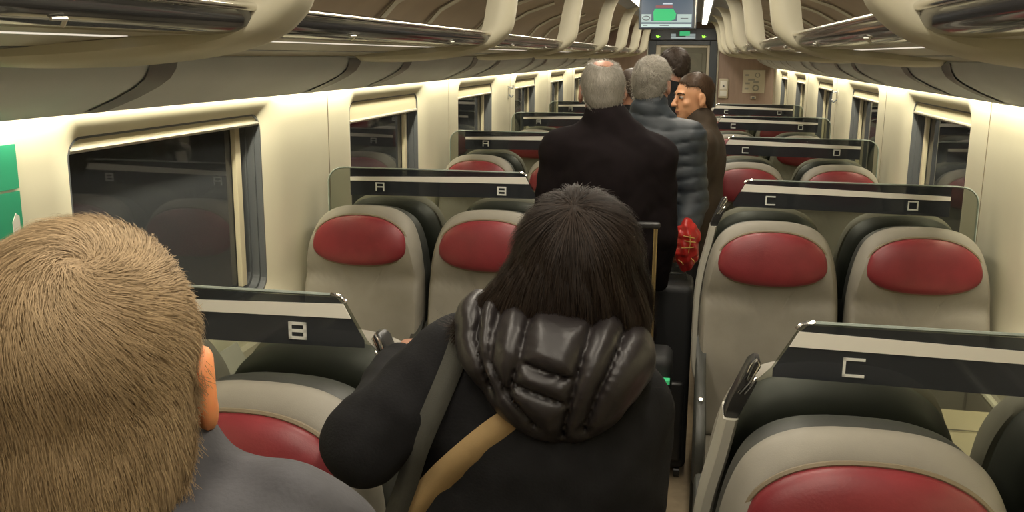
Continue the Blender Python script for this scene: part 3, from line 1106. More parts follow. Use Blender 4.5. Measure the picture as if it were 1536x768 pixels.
def hand_parts(w, d, side, nrm, curl=0.9, sc=1.0):
    """wrist, finger direction, thumb side, palm normal (towards curl)"""
    w, d, side, nrm = Vector(w), Vector(d).normalized(), Vector(side).normalized(), Vector(nrm).normalized()
    segs = []
    for k, (off, L) in enumerate(((0.027, 0.072), (0.009, 0.080), (-0.009, 0.074), (-0.026, 0.058))):
        p = w + d * (0.088 - 0.004 * abs(k - 1)) * sc + side * off * sc
        a = 0.35 * curl
        for j, fr in enumerate((0.45, 0.32, 0.23)):
            dr = d * math.cos(a) + nrm * math.sin(a)
            q = p + dr * L * fr * sc
            segs.append((tuple(p), tuple(q), (0.0088 - 0.001 * j) * sc, (0.0080 - 0.001 * j) * sc))
            p = q
            a += 0.75 * curl
    p = w + d * 0.03 * sc + side * 0.030 * sc
    a = d * 0.55 + side * 0.75 + nrm * 0.25
    for j, L in enumerate((0.036, 0.028, 0.022)):
        q = p + a.normalized() * L * sc
        segs.append((tuple(p), tuple(q), (0.011 - 0.001 * j) * sc, (0.010 - 0.001 * j) * sc))
        p = q
        a = a + nrm * 0.45 * curl + d * 0.3

    def f(P):
        r = None
        for off in (0.024, 0.008, -0.008, -0.022):
            c = cone(P, tuple(w + side * off * 0.6 * sc), tuple(w + d * 0.088 * sc + side * off * sc), 0.013 * sc, 0.0115 * sc)
            r = c if r is None else smin(r, c, 0.008)
        for a_, b_, ra, rb in segs:
            r = smin(r, cone(P, a_, b_, ra, rb), 0.004)
        return r
    pts = [Vector(x) for sg in segs for x in sg[:2]] + [w]
    lo = [min(p[i] for p in pts) - 0.03 for i in range(3)]
    hi = [max(p[i] for p in pts) + 0.03 for i in range(3)]
    return f, lo, hi


def lerp(a, b, t):
    return tuple(x + (y - x) * t for x, y in zip(a, b))


def bbox(pts, pad):
    return [min(p[i] for p in pts) - pad for i in range(3)], [max(p[i] for p in pts) + pad for i in range(3)]


def strands(base_v, base_n, n, dirf, L, width, seg=3, lift=0.0015, jitter=0.25, seed=1, taper=0.5, tintf=None, grav=0.0, curv=10.0, tsd=0.2):
    rg = np.random.default_rng(seed)
    idx = rg.integers(0, len(base_v), n)
    p = base_v[idx] + rg.normal(0, 0.0015, (n, 3))
    nn = base_n[idx]
    d = dirf(p)
    d = d + rg.normal(0, jitter, (n, 3))
    d -= nn * (d * nn).sum(1, keepdims=True)
    d /= np.linalg.norm(d, axis=1, keepdims=True) + 1e-6
    sd = np.cross(d, nn)
    sd /= np.linalg.norm(sd, axis=1, keepdims=True) + 1e-6
    Ls = (L * rg.uniform(0.6, 1.25, n))[:, None]
    vs = []
    q = p + nn * 0.0005
    dd = d.copy()
    for k in range(seg + 1):
        t = k / seg
        wv = (width * (1 - taper * t)) * 0.5
        vs.append(q - sd * wv)
        vs.append(q + sd * wv)
        # follow the curvature of the head
        q = q + dd * Ls / seg + nn * (lift * (1.0 - 1.3 * t))
        dd = dd - nn * (Ls / seg) * curv
        dd[:, 2] -= grav
        dd /= np.linalg.norm(dd, axis=1, keepdims=True)
    V = np.stack(vs, 1).reshape(-1, 3)
    m = 2 * (seg + 1)
    base = (np.arange(n) * m)[:, None]
    Q = np.concatenate([np.stack([base[:, 0] + 2 * k, base[:, 0] + 2 * k + 1, base[:, 0] + 2 * k + 3, base[:, 0] + 2 * k + 2], 1) for k in range(seg)])
    tint = np.clip(rg.normal(0.5, tsd, n) + (tintf(p) if tintf else 0), 0, 1)
    return V.astype(np.float32), Q, np.repeat(tint, m)


def normals(f, V, e=0.014):
    g = np.stack([f(V + A_(d)) - f(V - A_(d)) for d in ((e, 0, 0), (0, e, 0), (0, 0, e))], 1)
    return g / (np.linalg.norm(g, axis=1, keepdims=True) + 1e-9)


SKIN = mat('skin', (0.40, 0.20, 0.13), 0.5, var=0.06, vscale=25, sss=0.08)
SKINP = mat('pale_skin', (0.55, 0.32, 0.22), 0.5, var=0.06, vscale=25, sss=0.08)
SKINEAR = mat('ear_skin', (0.85, 0.33, 0.13), 0.5, sss=0.4)


def figure(label, root_xy, yaw, joints, head, mats, coat, hair=None, group=None, skin=SKIN, hands=(), res=0.011, folds=0.006, fseed=0.0, quilt=None, legs=True):
    """joints: neck, shL, shR, elL, elR, wrL, wrR, hip (z) in the local frame; head: centre, yaw, pitch, tilt, scale"""
    root = empty('person', (root_xy[0], root_xy[1], 0), yaw)
    tag(root, label, 'person', group)
    J = joints
    hc, hy, hp, ht, hs = head
    R = rotm(hy, hp, ht)
    hf = head_f(hc, R, hs)
    Rn = np.array(R)
    nk_top = tuple(np.array(hc) + Rn @ np.array((0, -0.025, -0.05)) * hs)
    nb = J['neck']
    hip = J['hip']
    hx = J.get('hx', 0.0)
    feet = J.get('feet', ((-0.10 + hx, 0.02), (0.10 + hx, -0.02)))

    def headneck(P):
        return smin(hf(P), cone(P, nk_top, nb, 0.054 * hs, 0.060 * hs), 0.02)
    lo, hi = bbox([tuple(np.array(hc) - 0.13 * hs), tuple(np.array(hc) + 0.13 * hs), nb], 0.02)
    parts = [surf(headneck, lo, hi, 0.0045)]

    def body(P):
        d = cone(P, (hx, 0, hip), (nb[0], nb[1], nb[2] - 0.16), 0.125, 0.145, (1, 0.66, 1))
        d = smin(d * 0.8, cone(P, J['shL'], J['shR'], 0.042, 0.042), 0.05)
        d = smin(d, cone(P, nb, (nb[0], nb[1], nb[2] - 0.12), 0.052, 0.07), 0.04)
        for S in 'LR':
            d = smin(d, cone(P, J['sh' + S], J['el' + S], 0.040, 0.034), 0.02)
            d = smin(d, cone(P, J['el' + S], J['wr' + S], 0.034, 0.024), 0.01)
        for e, ft in zip((-1, 1), feet):
            kn = lerp((hx + e * 0.085, 0, hip), (ft[0], ft[1], 0.08), 0.48)
            d = smin(d, cone(P, (hx + e * 0.085, 0, hip), kn, 0.075, 0.048), 0.03)
            d = smin(d, cone(P, kn, (ft[0], ft[1] - 0.01, 0.09), 0.048, 0.032), 0.02)
            d = smin(d, cone(P, (ft[0], ft[1] - 0.02, 0.05), (ft[0], ft[1] + 0.13, 0.035), 0.032, 0.024), 0.02)
        return d
    allp = [J[k] for k in ('shL', 'shR', 'elL', 'elR', 'wrL', 'wrR')] + [(feet[0][0], feet[0][1] + 0.17, 0.0), (feet[1][0], feet[1][1] - 0.1, 0.1)]
    lo, hi = bbox(allp, 0.09)
    hi[2] = nb[2] + 0.02
    lo[2] = 0.0
    parts.append(surf(body, lo, hi, 0.014))
    for hd in hands:
        fh, l2, h2 = hand_parts(*hd)
        parts.append(surf(fh, l2, h2, 0.0035))
    npmesh('body', parts, skin, root)
    if J.get('face'):
        def fp(p):
            return tuple(np.array(hc) + Rn @ (np.array(p) * hs))
        eyew, iris, brow = mat('eye_white', (0.32, 0.28, 0.25), 0.3), mat('eye_iris', (0.02, 0.012, 0.008), 0.1), mats['hair']
        for e in (-1, 1):
            ev, eq = surf(lambda P: ell(P, (0, 0, 0), (0.0122, 0.0122, 0.0085)), (-0.016, -0.016, -0.012), (0.016, 0.016, 0.012), 0.002)
            eo = npmesh('eye', [(np.array([fp(v + np.array((e * 0.031, 0.0745, 0.0075))) for v in ev], np.float32), eq)], eyew, root)
            iv, iq = surf(lambda P: ell(P, (0, 0, 0), (0.0055, 0.0035, 0.0055)), (-0.008, -0.006, -0.008), (0.008, 0.006, 0.008), 0.0015)
            npmesh('iris', [(np.array([fp(v + np.array((e * 0.031, 0.0855, 0.0075))) for v in iv], np.float32), iq)], iris, eo)
            MB().tube([fp((e * x, y, z)) for x, y, z in ((0.012, 0.0900, 0.024), (0.028, 0.0875, 0.029), (0.044, 0.074, 0.026), (0.050, 0.066, 0.021))], [0.0028, 0.0036, 0.003, 0.0015], 8).build('eyebrow', iris, root, smooth=True)
        MB().tube([fp((x, y, -0.0615)) for x, y in ((-0.018, 0.085), (-0.009, 0.0925), (0, 0.0945), (0.009, 0.0925), (0.018, 0.085))], 0.0022, 6).build('lips', mat('lips', (0.35, 0.12, 0.09), 0.5), root, smooth=True)
    # ---- coat
    hem, rt, rhem = coat['hem'], coat.get('r', 0.17), coat.get('rhem', 0.2)
    sl = coat.get('sleeve', (0.066, 0.056, 0.046))
    dep = coat.get('depth', 0.70)
    cb = coat.get('belly', 0.0)

    def coatf(P):
        top = (nb[0], nb[1] - 0.01, nb[2] - 0.15)
        wa = (hx * 0.5 + nb[0] * 0.5, -cb, hip + 0.10)
        d = cone(P, wa, top, rt * 0.97, rt, (1, dep, 1)) * 0.85
        d = smin(d, cone(P, wa, (hx, 0, hem), rt * 0.97, rhem, (1, dep, 1)) * 0.85, 0.05)
        d = smin(d, cone(P, J['shL'], J['shR'], sl[0] * 0.95, sl[0] * 0.95), 0.045)
        d = smin(d, cone(P, nb, (nb[0], nb[1], nb[2] - 0.10), 0.066, 0.10), 0.05)
        for S in 'LR':
            d = smin(d, cone(P, J['sh' + S], J['el' + S], sl[0], sl[1]), 0.035)
            d = smin(d, cone(P, J['el' + S], J['wr' + S], sl[1], sl[2]), 0.015)
            cut = lerp(J['el' + S], J['wr' + S], 0.97)
        for (ea, eb, e1, e2) in coat.get('extra', ()):
            d = smin(d, cone(P, ea, eb, e1, e2), 0.05)
        if coat.get('trap', 0) > 0:
            for S in 'LR':
                tz = coat['trap']
                d = smin(d, cone(P, (nb[0], nb[1], nb[2] + coat.get('tup', 0.0)), J['sh' + S], tz, sl[0] * 0.8), 0.04)
        if coat.get('collar', 0) > 0:
            ch = coat['collar']
            d = smin(d, cone(P, nb, lerp(nb, nk_top, ch), 0.074, 0.079), 0.015)
        d = d + folds * nz(P, 17, fseed) + folds * 0.45 * nz(P, 41, fseed + 3)
        if quilt:
            d = d + quilt(P)
        d = smax(d, hem - P[..., 2], 0.01)
        return d
    lo, hi = bbox([J[k] for k in ('shL', 'shR', 'elL', 'elR', 'wrL', 'wrR')] + [(hx - rhem, -rhem * dep, hem), (hx + rhem, rhem * dep, hem)], 0.09)
    hi[2] = max(nb[2] + 0.15, hi[2])
    lo[2] = min(hem - 0.01, lo[2] + 0.03)
    cv, cq = surf(coatf, lo, hi, res)
    co = npmesh('coat', [(cv, cq)], mats['coat'], root)
    # ---- trousers and shoes
    if legs:
        def tr(P):
            d = None
            for e, ft in zip((-1, 1), feet):
                kn = lerp((hx + e * 0.085, 0, hip), (ft[0], ft[1], 0.08), 0.48)
                q = smin(cone(P, (hx + e * 0.075, 0, hip), kn, 0.098, 0.070), cone(P, kn, (ft[0], ft[1], 0.10), 0.070, 0.062), 0.03)
                d = q if d is None else smin(d, q, 0.02)
            d = d + 0.004 * nz(P, 22, fseed)
            return smax(d, 0.075 - P[..., 2], 0.01)
        lo, hi = bbox([(hx - 0.1, 0, hip), (hx + 0.1, 0, 0.1), (feet[0][0], feet[0][1], 0.1), (feet[1][0], feet[1][1], 0.1)], 0.11)
        lo[2] = 0.05
        npmesh('trousers', [surf(tr, lo, hi, 0.015)], mats['trousers'], root)
        for ft in feet:
            def sh(P):
                d = smin(ell(P, (ft[0], ft[1] + 0.02, 0.045), (0.045, 0.075, 0.048)), ell(P, (ft[0], ft[1] + 0.11, 0.032), (0.045, 0.075, 0.032)), 0.03)
                d = smin(d, cone(P, (ft[0], ft[1] - 0.01, 0.05), (ft[0], ft[1] - 0.01, 0.10), 0.042, 0.045), 0.02)
                return smax(d, 0.001 - P[..., 2], 0.004)
            npmesh('shoe', [surf(sh, (ft[0] - 0.08, ft[1] - 0.1, -0.01), (ft[0] + 0.08, ft[1] + 0.22, 0.13), 0.010)], mats['shoe'], root)
    # ---- hair
    if hair:
        base = hair['f']
        c = A_(hc)
        Rf = np.array(R, dtype=np.float32)

        def hfn(P):
            Lp = ((P - c) @ Rf) / hs
            return base(Lp) * hs
        ex = hair.get('ext', (0.12, 0.14, 0.15, 0.14))
        lo, hi = bbox([tuple(c + A_((-ex[0], -ex[1], -ex[2])) * hs), tuple(c + A_((ex[0], ex[1], ex[3])) * hs)], 0.0)
        hv, hq = surf(hfn, lo, hi, hair.get('res', 0.005))
        tintb = np.clip(0.5 + 0.25 * nz(hv, 60, 2), 0, 1)
        ob_h = npmesh('hair', [(hv, hq)], mats['hair'], root, tint=tintb)
        if hair.get('n'):
            nr = normals(hfn, hv)
            keep = np.ones(len(hv), bool)
            if hair.get('mask'):
                keep = hair['mask'](((hv - c) @ Rf) / hs)
            bv, bn = hv[keep], nr[keep]

            def df(p):
                Lp = ((p - c) @ Rf) / hs
                return hair['dir'](Lp) @ Rf.T
            tf = (lambda p: hair['tintf'](((p - c) @ Rf) / hs)) if hair.get('tintf') else None
            V, Q, T = strands(bv, bn, hair['n'], df, hair['L'], hair['w'], seed=hair.get('seed', 1), lift=hair.get('lift', 0.0015),
                              jitter=hair.get('jit', 0.25), grav=hair.get('grav', 0.0), tintf=tf, curv=hair.get('curv', 10.0), tsd=hair.get('tsd', 0.2))
            so = npmesh('hair_strands', [(V, Q)], mats['hair'], ob_h, tint=T)
            so['kind'] = 'stuff'
    return root, co, coatf, (cv, cq)


def short_hair(th=0.008, back=-0.075, front=0.055, top_th=0.0, crown=None, wave=0.0, side=-0.01, nf=90, low=0.0):
    def f(L):
        x, y, z = L[..., 0], L[..., 1], L[..., 2]
        d = ell(L, (0, -0.014, 0.028 + top_th * 0.5), (0.074 + th, 0.093 + th, 0.083 + th + top_th))
        d = smin(d, ell(L, (0, -0.035, -0.025), (0.060 + th * 0.6, 0.062 + th * 0.6, 0.060)), 0.02)
        if low:
            d = smin(d, ell(L, (0, -0.028, -0.060), (low, 0.072, 0.10)), 0.02)
        d = d + wave * nz(L, nf, 1.0)
        # hairline: forehead / temples / behind the ear / nape
        line = np.where(y > 0.0, 0.050 + (y - 0.0) * 0.15, np.where(y > -0.03, side + (y + 0.03) * 2.0, back + 0.0 * y))
        line = np.where(y > front, 0.075, line)
        line = np.where(y < -0.03, np.maximum(back, side + (y + 0.03) * 1.9), line)
        d = smax(d, line - z, 0.008)
        d = smax(d, -ell(L, (0, 0.004 - 0.02, 0.02), (0.060, 0.076, 0.070)), 0.002)
        if crown is not None:
            d = smax(d, -ell(L, crown[0], crown[1]), 0.012)
        return d
    return f


def swirl(c0=(0.0, -0.055, 0.085), tw=0.5):
    def f(L):
        q = L - A_(c0)
        r = np.linalg.norm(q, axis=1, keepdims=True) + 1e-4
        rad = q / r
        tan = np.cross(np.array([[0.0, -0.6, 0.8]]), rad)
        k = tw * np.exp(-r / 0.06)
        d = rad + tan * k * 2
        d[:, 2] -= 0.25
        return d
    return f


BLACKT = mat('black_trousers', (0.02, 0.02, 0.024), 0.8)
SHOE = mat('black_shoe', (0.015, 0.014, 0.013), 0.35)

# --- nearest person, bottom left: short blond hair, grey jacket
KID = figure('person with short blond hair in a grey jacket, seen from behind, nearest the camera', (-0.228, 0.62), 0.0,
             dict(neck=(0.015, 0.01, 1.385), shL=(-0.165, 0.0, 1.345), shR=(0.136, -0.01, 1.358), elL=(-0.21, 0.03, 1.05), elR=(0.225, 0.02, 1.05),
                  wrL=(-0.2, 0.10, 0.86), wrR=(0.2, 0.16, 0.88), hip=0.86, feet=((-0.09, 0.02), (0.09, -0.01))),
             ((-0.014, 0.0, 1.495), math.radians(24), math.radians(5), 0.0, 1.10),
             dict(coat=mat('grey_jacket', (0.050, 0.049, 0.054), 0.8, var=0.12, vscale=20, bump=0.1, bscale=200), trousers=BLACKT, shoe=SHOE,
                  hair=hair_mat('blond_hair', (0.20, 0.135, 0.07), (0.45, 0.325, 0.185), 0.55)),
             dict(hem=0.82, r=0.165, rhem=0.18, sleeve=(0.075, 0.058, 0.045), collar=0.30, trap=0.05),
             hair=dict(f=short_hair(0.004, back=-0.150, low=0.074, top_th=0.003, wave=0.0012, side=-0.01), n=80000, L=0.018, w=0.0005, tsd=0.10, dir=swirl((0.012, -0.06, 0.075), 0.9), res=0.004, jit=0.14, mask=lambda L: (L[:, 1] < -0.02) | (np.abs(L[:, 0]) < 0.055),
                       lift=0.0004, ext=(0.12, 0.14, 0.17, 0.14), tintf=lambda L: 0.16 * nz(L, 38, 5.0) + 0.22 * nz(L, 17, 2.0) + 0.10 * nz(L * A_((2.5, 2.5, 0.6)), 60, 1.0)),
             skin=SKINEAR, res=0.008, folds=0.013, fseed=1.3)

# --- woman with the puffer hood
def seg2(P2, a, b):
    a, b = A_(a), A_(b)
    ba = b - a
    h = np.clip(((P2 - a) @ ba) / (ba @ ba), 0, 1)
    d = P2 - a - h[..., None] * ba
    return np.sqrt((d * d).sum(-1))


def bob(L):
    x, y, z = L[..., 0], L[..., 1], L[..., 2]
    d = ell(L, (0.0, -0.018, 0.026), (0.088, 0.106, 0.094))
    d = smin(d, ell(L, (-0.008, -0.045, -0.040), (0.101, 0.070, 0.070)), 0.04)
    d = smin(d, ell(L, (0.062, -0.040, -0.070), (0.038, 0.050, 0.085)), 0.03)
    d = smin(d, cone(L, (-0.05, -0.040, -0.02), (-0.140, -0.050, -0.066), 0.048, 0.016), 0.03)
    d = d + 0.0022 * np.sin(x * 260 + 30 * z + 3 * np.sin(z * 40)) + 0.0015 * nz(L, 70, 2)
    d = smax(d, -(z + np.where(x < 0.02, 0.095, 0.095 + 0.9 * (x - 0.02)) + 0.006 * np.sin(x * 180)), 0.012)
    d = smax(d, -ell(L, (0, 0.07, -0.035), (0.062, 0.085, 0.085)), 0.01)
    return smax(d, -ell(L, (0, -0.01, 0.02), (0.062, 0.080, 0.072)), 0.002)


def bobdir(L):
    q = L - A_((-0.012, -0.085, 0.078))
    q = q / (np.linalg.norm(q, axis=1, keepdims=True) + 1e-4)
    q[:, 2] -= 0.45
    q[:, 0] += np.where(L[:, 2] < -0.03, -0.35 * (L[:, 0] < 0.01), 0)
    return q


WX, WY_ = 0.05, 1.25
JACK = mat('black_jacket', (0.010, 0.010, 0.011), 0.9, spec=0.2, var=0.2, vscale=30, bump=0.12, bscale=300)
wroot, wcoat, wcf, (wv, wq) = figure(
    'dark-haired person in a black coat with quilted hood, seen from behind, gripping a seat handle', (WX, WY_), 0.0,
    dict(neck=(-0.012, 0.0, 1.335), shL=(-0.150, 0.0, 1.318), shR=(0.076, -0.005, 1.265), elL=(-0.268, -0.08, 1.218), elR=(0.078, -0.02, 1.02),
         wrL=(-0.318, 0.215, 1.222), wrR=(0.07, 0.14, 0.86), hip=0.80, hx=-0.072, feet=((-0.11, -0.02), (0.06, 0.02))),
    ((0.010, 0.02, 1.452), math.radians(10), math.radians(10), math.radians(3), 0.97),
    dict(coat=JACK, trousers=BLACKT, shoe=SHOE, hair=hair_mat('dark_brown_hair', (0.006, 0.004, 0.003), (0.026, 0.016, 0.010), 0.6)),
    dict(hem=0.70, r=0.160, rhem=0.180, sleeve=(0.066, 0.060, 0.042), depth=0.78, collar=0.0, extra=[((-0.125, -0.01, 1.25), (-0.165, -0.01, 0.85), 0.070, 0.080)]),
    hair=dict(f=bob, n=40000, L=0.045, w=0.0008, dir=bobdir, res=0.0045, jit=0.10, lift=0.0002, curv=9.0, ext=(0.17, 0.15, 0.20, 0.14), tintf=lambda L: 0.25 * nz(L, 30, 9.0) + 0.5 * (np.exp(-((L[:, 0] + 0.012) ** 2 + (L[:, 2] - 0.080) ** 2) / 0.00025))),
    hands=[((-0.305, 0.235, 1.232), (-0.10, 0.85, 0.06), (0.95, 0.3, 0.05), (0.0, 0.1, -1.0), 0.8, 0.85)],
    res=0.007, folds=0.005, fseed=4.2)


def wpx(x, y, Y):     # picture measurements of the jacket, turned into places in the carriage at depth Y
    d = f_ + r_ * ((x - 768) / F_PX) - u_ * ((y - 384) / F_PX)
    p = CAM + d * (Y / d.y)
    return (p.x - WX, p.z)


SEAMS = [[wpx(x, y, 1.10) for x, y in ln] for ln in (
    ((733, 450), (733, 547), (759, 591), (800, 640)), ((795, 440), (787, 470), (780, 535), (762, 590)), ((885, 480), (883, 500), (867, 560), (841, 660)),
    ((945, 500), (934, 515), (899, 585), (873, 650)), ((700, 470), (704, 520), (730, 590)), ((787, 464), (868, 486)), ((779, 541), (860, 567)), ((768, 573), (850, 603)))]


def hoodf(P):
    x, y, z = P[..., 0], P[..., 1], P[..., 2]
    d = ell(P, (-0.006, -0.080, 1.364), (0.122, 0.080, 0.062))
    d = smin(d, ell(P, (0.006, -0.100, 1.324), (0.082, 0.060, 0.066)), 0.04)
    d = smin(d, ell(P, (-0.096, -0.040, 1.398), (0.046, 0.060, 0.036)), 0.03)
    d = smin(d, ell(P, (0.069, -0.050, 1.360), (0.048, 0.060, 0.045)), 0.03)
    P2 = P[..., [0, 2]]
    g = None
    for ln in SEAMS:
        for a, b in zip(ln[:-1], ln[1:]):
            q = seg2(P2, a, b)
            g = q if g is None else np.minimum(g, q)
    d = d + 0.011 * np.exp(-g / 0.0038) - 0.006 * np.clip(g / 0.022, 0, 1)
    wr = 0.0016 * np.sin(z * 330 + 25 * nz(P, 20, 2)) * np.exp(-g / 0.010) + 0.0012 * nz(P, 60, 7)
    d = d + wr
    return smax(d, -ell(P, (0.0, 0.03, 1.43), (0.085, 0.095, 0.095)), 0.012)


HOODM = mat('shiny_quilted_nylon', (0.016, 0.013, 0.013), 0.40, spec=0.45, bump=0.06, bscale=90)
npmesh('hood', [surf(hoodf, (-0.20, -0.22, 1.20), (0.19, 0.06, 1.48), 0.004)], HOODM, wroot)

from mathutils.bvhtree import BVHTree
bvh = BVHTree.FromPolygons([Vector(v) for v in wv.tolist()], wq.tolist())


def onc(x, y):       # the place on the jacket's back that the strap crosses
    d = (f_ + r_ * ((x - 768) / F_PX) - u_ * ((y - 384) / F_PX)).normalized()
    h = bvh.ray_cast(CAM - Vector((WX, WY_, 0)), d)
    return (h[0].x, h[0].z) if h[0] is not None else wpx(x, y, 1.12)


def drape(name, path, width, m, off=0.004, thick_=0.003):
    path = dens([tuple(p) for p in path], 6)
    A, B, A2, B2 = [], [], [], []
    for i, p in enumerate(path):
        q0, q1 = path[max(0, i - 1)], path[min(len(path) - 1, i + 1)]
        t = Vector((q1[0] - q0[0], 0, q1[1] - q0[1])).normalized()
        n = Vector((t.z, 0, -t.x))
        for arr, arr2, e in ((A, A2, -1), (B, B2, 1)):
            pp = Vector((p[0], 0, p[1])) + n * e * width / 2
            hit = bvh.ray_cast(Vector((pp.x, -0.6, pp.z)), Vector((0, 1, 0)))
            y = hit[0].y if hit[0] is not None else (arr[-1][1] + off if arr else 0)
            arr.append((pp.x, y - off, pp.z))
            arr2.append((pp.x, y - off - thick_, pp.z))
    n = len(A)
    ys = np.array([(a[1] + b[1]) / 2 for a, b in zip(A, B)])
    ys = np.minimum(ys, np.array([ys[max(0, i - 9):i + 10].mean() for i in range(n)]))
    ys = np.array([ys[max(0, i - 3):i + 4].mean() for i in range(n)])
    A, B = [(a[0], y, a[2]) for a, y in zip(A, ys)], [(a[0], y, a[2]) for a, y in zip(B, ys)]
    A2, B2 = [(a[0], y - thick_, a[2]) for a, y in zip(A, ys)], [(a[0], y - thick_, a[2]) for a, y in zip(B, ys)]
    vs = A + B + A2 + B2
    fs = []
    for i in range(n - 1):
        fs += [(i, i + 1, n + i + 1, n + i), (2 * n + i, 2 * n + i + 1, 3 * n + i + 1, 3 * n + i), (i, i + 1, 2 * n + i + 1, 2 * n + i), (n + i, n + i + 1, 3 * n + i + 1, 3 * n + i)]
    return pymesh(name, vs, fs, m, wroot, smooth=True)


o = drape('bag_strap', [onc(x, y) for x, y in ((708, 470), (690, 520), (662, 590), (628, 670), (598, 740), (575, 800), (550, 880))], 0.031,
          mat('grey_green_webbing', (0.055, 0.055, 0.045), 0.85, bump=0.2, bscale=600))
o['label'] = 'grey-green webbing strap over the left shoulder'
o = drape('bag_strap', [onc(x, y) for x, y in ((800, 612), (752, 640), (706, 676), (660, 716), (622, 760), (595, 810), (560, 880))], 0.038,
          mat('tan_webbing', (0.36, 0.245, 0.11), 0.75, var=0.08, vscale=20, bump=0.1, bscale=500))
o['label'] = 'tan strap crossing the back'

# --- standing men further along the aisle
GREY = hair_mat('grey_hair', (0.17, 0.155, 0.13), (0.42, 0.39, 0.33), 0.55)
DARKH = hair_mat('dark_hair', (0.018, 0.013, 0.010), (0.06, 0.042, 0.03), 0.45)
figure('balding grey-haired person in a long black coat standing in the aisle, back to the camera', (-0.122, 3.45), 0.0,
       dict(neck=(0.03, -0.01, 1.485), shL=(-0.150, 0, 1.405), shR=(0.205, 0, 1.385), elL=(-0.20, 0.02, 1.12), elR=(0.23, 0.04, 1.10), wrL=(-0.16, 0.15, 0.92), wrR=(0.22, 0.15, 0.90), hip=0.90, hx=0.03),
       ((-0.005, 0.01, 1.622), math.radians(14), math.radians(3), 0.0, 1.0),
       dict(coat=mat('black_wool_coat', (0.010, 0.007, 0.008), 0.95, spec=0.15, var=0.15, vscale=20), trousers=BLACKT, shoe=SHOE, hair=GREY),
       dict(hem=0.55, r=0.175, rhem=0.215, sleeve=(0.072, 0.060, 0.05), collar=0.5, trap=0.062, tup=0.02),
       hair=dict(f=short_hair(0.006, back=-0.09, crown=((0.0, -0.045, 0.112), (0.040, 0.055, 0.034))), n=9000, L=0.018, w=0.0014, dir=swirl((0, -0.04, 0.09), 0.5), jit=0.2, lift=0.0005),
       folds=0.006, fseed=2.0)


def puff(P):
    z = P[..., 2] + 0.012 * np.sin(P[..., 0] * 14) + 0.006 * nz(P, 25, 1)
    k = np.abs(((z / 0.052) % 1.0) - 0.5) * 2
    return 0.008 * k ** 4 - 0.003


figure('wavy grey-haired person in a blue-grey quilted jacket, second in the aisle queue', (0.025, 4.10), math.radians(-12),
       dict(neck=(0, -0.01, 1.475), shL=(-0.165, 0, 1.405), shR=(0.165, 0, 1.400), elL=(-0.21, 0.02, 1.12), elR=(0.205, -0.03, 1.14), wrL=(-0.19, 0.17, 0.98), wrR=(0.205, -0.13, 1.035), hip=0.92),
       ((0.0, 0.01, 1.628), math.radians(-10), math.radians(3), 0.0, 0.97),
       dict(coat=mat('blue_grey_quilting', (0.024, 0.032, 0.040), 0.55, var=0.1, vscale=12), trousers=BLACKT, shoe=SHOE, hair=GREY),
       dict(hem=0.80, r=0.17, rhem=0.18, sleeve=(0.074, 0.064, 0.052), collar=0.55, depth=0.8, trap=0.065, tup=0.02),
       hair=dict(f=short_hair(0.006, back=-0.085, top_th=0.006, wave=0.003), n=9000, L=0.026, w=0.0018, dir=swirl((0.01, -0.05, 0.09), 1.3), jit=0.7, lift=0.0022),
       hands=[((0.205, -0.13, 1.035), (0, -0.35, -0.9), (0.2, 0.9, -0.3), (-0.9, 0, -0.2), 1.3, 1.0)],
       folds=0.003, fseed=5.0, quilt=puff, res=0.009)
figure('brown-haired person in a dark brown jacket facing left in profile in the aisle', (0.243, 4.74), math.radians(90),
       dict(neck=(-0.02, 0, 1.405), shL=(-0.03, 0, 1.335), shR=(-0.03, 0.0, 1.335), elL=(-0.2, 0.05, 1.06), elR=(0.2, 0.02, 1.06), wrL=(-0.16, 0.2, 0.95), wrR=(0.16, 0.2, 0.95), hip=0.88, face=True, feet=((-0.10, 0.14), (0.10, 0.12))) |
       dict(shL=(-0.165, 0, 1.335), shR=(0.165, 0, 1.335)),
       ((-0.01, 0.045, 1.552), math.radians(26), math.radians(4), 0.0, 1.0),
       dict(coat=mat('dark_brown_jacket', (0.040, 0.026, 0.014), 0.8, var=0.15, vscale=14), trousers=BLACKT, shoe=SHOE, hair=hair_mat('brown_hair', (0.030, 0.018, 0.010), (0.10, 0.06, 0.035), 0.45)),
       dict(hem=0.75, r=0.165, rhem=0.18, sleeve=(0.072, 0.060, 0.05), collar=0.30),
       hair=dict(f=short_hair(0.003, back=-0.08, top_th=0.006), n=5000, L=0.02, w=0.0016, dir=swirl((0, -0.05, 0.09), 0.4), jit=0.2), folds=0.006, fseed=7.0,
       skin=mat('warm_skin', (0.62, 0.32, 0.17), 0.5, sss=0.08))
figure('dark-haired person in a black coat at the far end of the aisle queue', (0.06, 6.15), 0.0,
       dict(neck=(0, -0.01, 1.52), shL=(-0.17, 0, 1.45), shR=(0.17, 0, 1.45), elL=(-0.21, 0.02, 1.16), elR=(0.21, 0.02, 1.16), wrL=(-0.19, 0.17, 1.0), wrR=(0.19, 0.17, 1.0), hip=0.94),
       ((0.0, 0.01, 1.672), math.radians(55), math.radians(12), 0.0, 1.0),
       dict(coat=JACK, trousers=BLACKT, shoe=SHOE, hair=DARKH),
       dict(hem=0.80, r=0.17, rhem=0.18, sleeve=(0.07, 0.06, 0.05), collar=0.2),
       hair=dict(f=short_hair(0.012, back=-0.085, top_th=0.008, wave=0.003), n=4000, L=0.02, w=0.002, dir=swirl(), jit=0.3), folds=0.006, fseed=9.0, res=0.014)
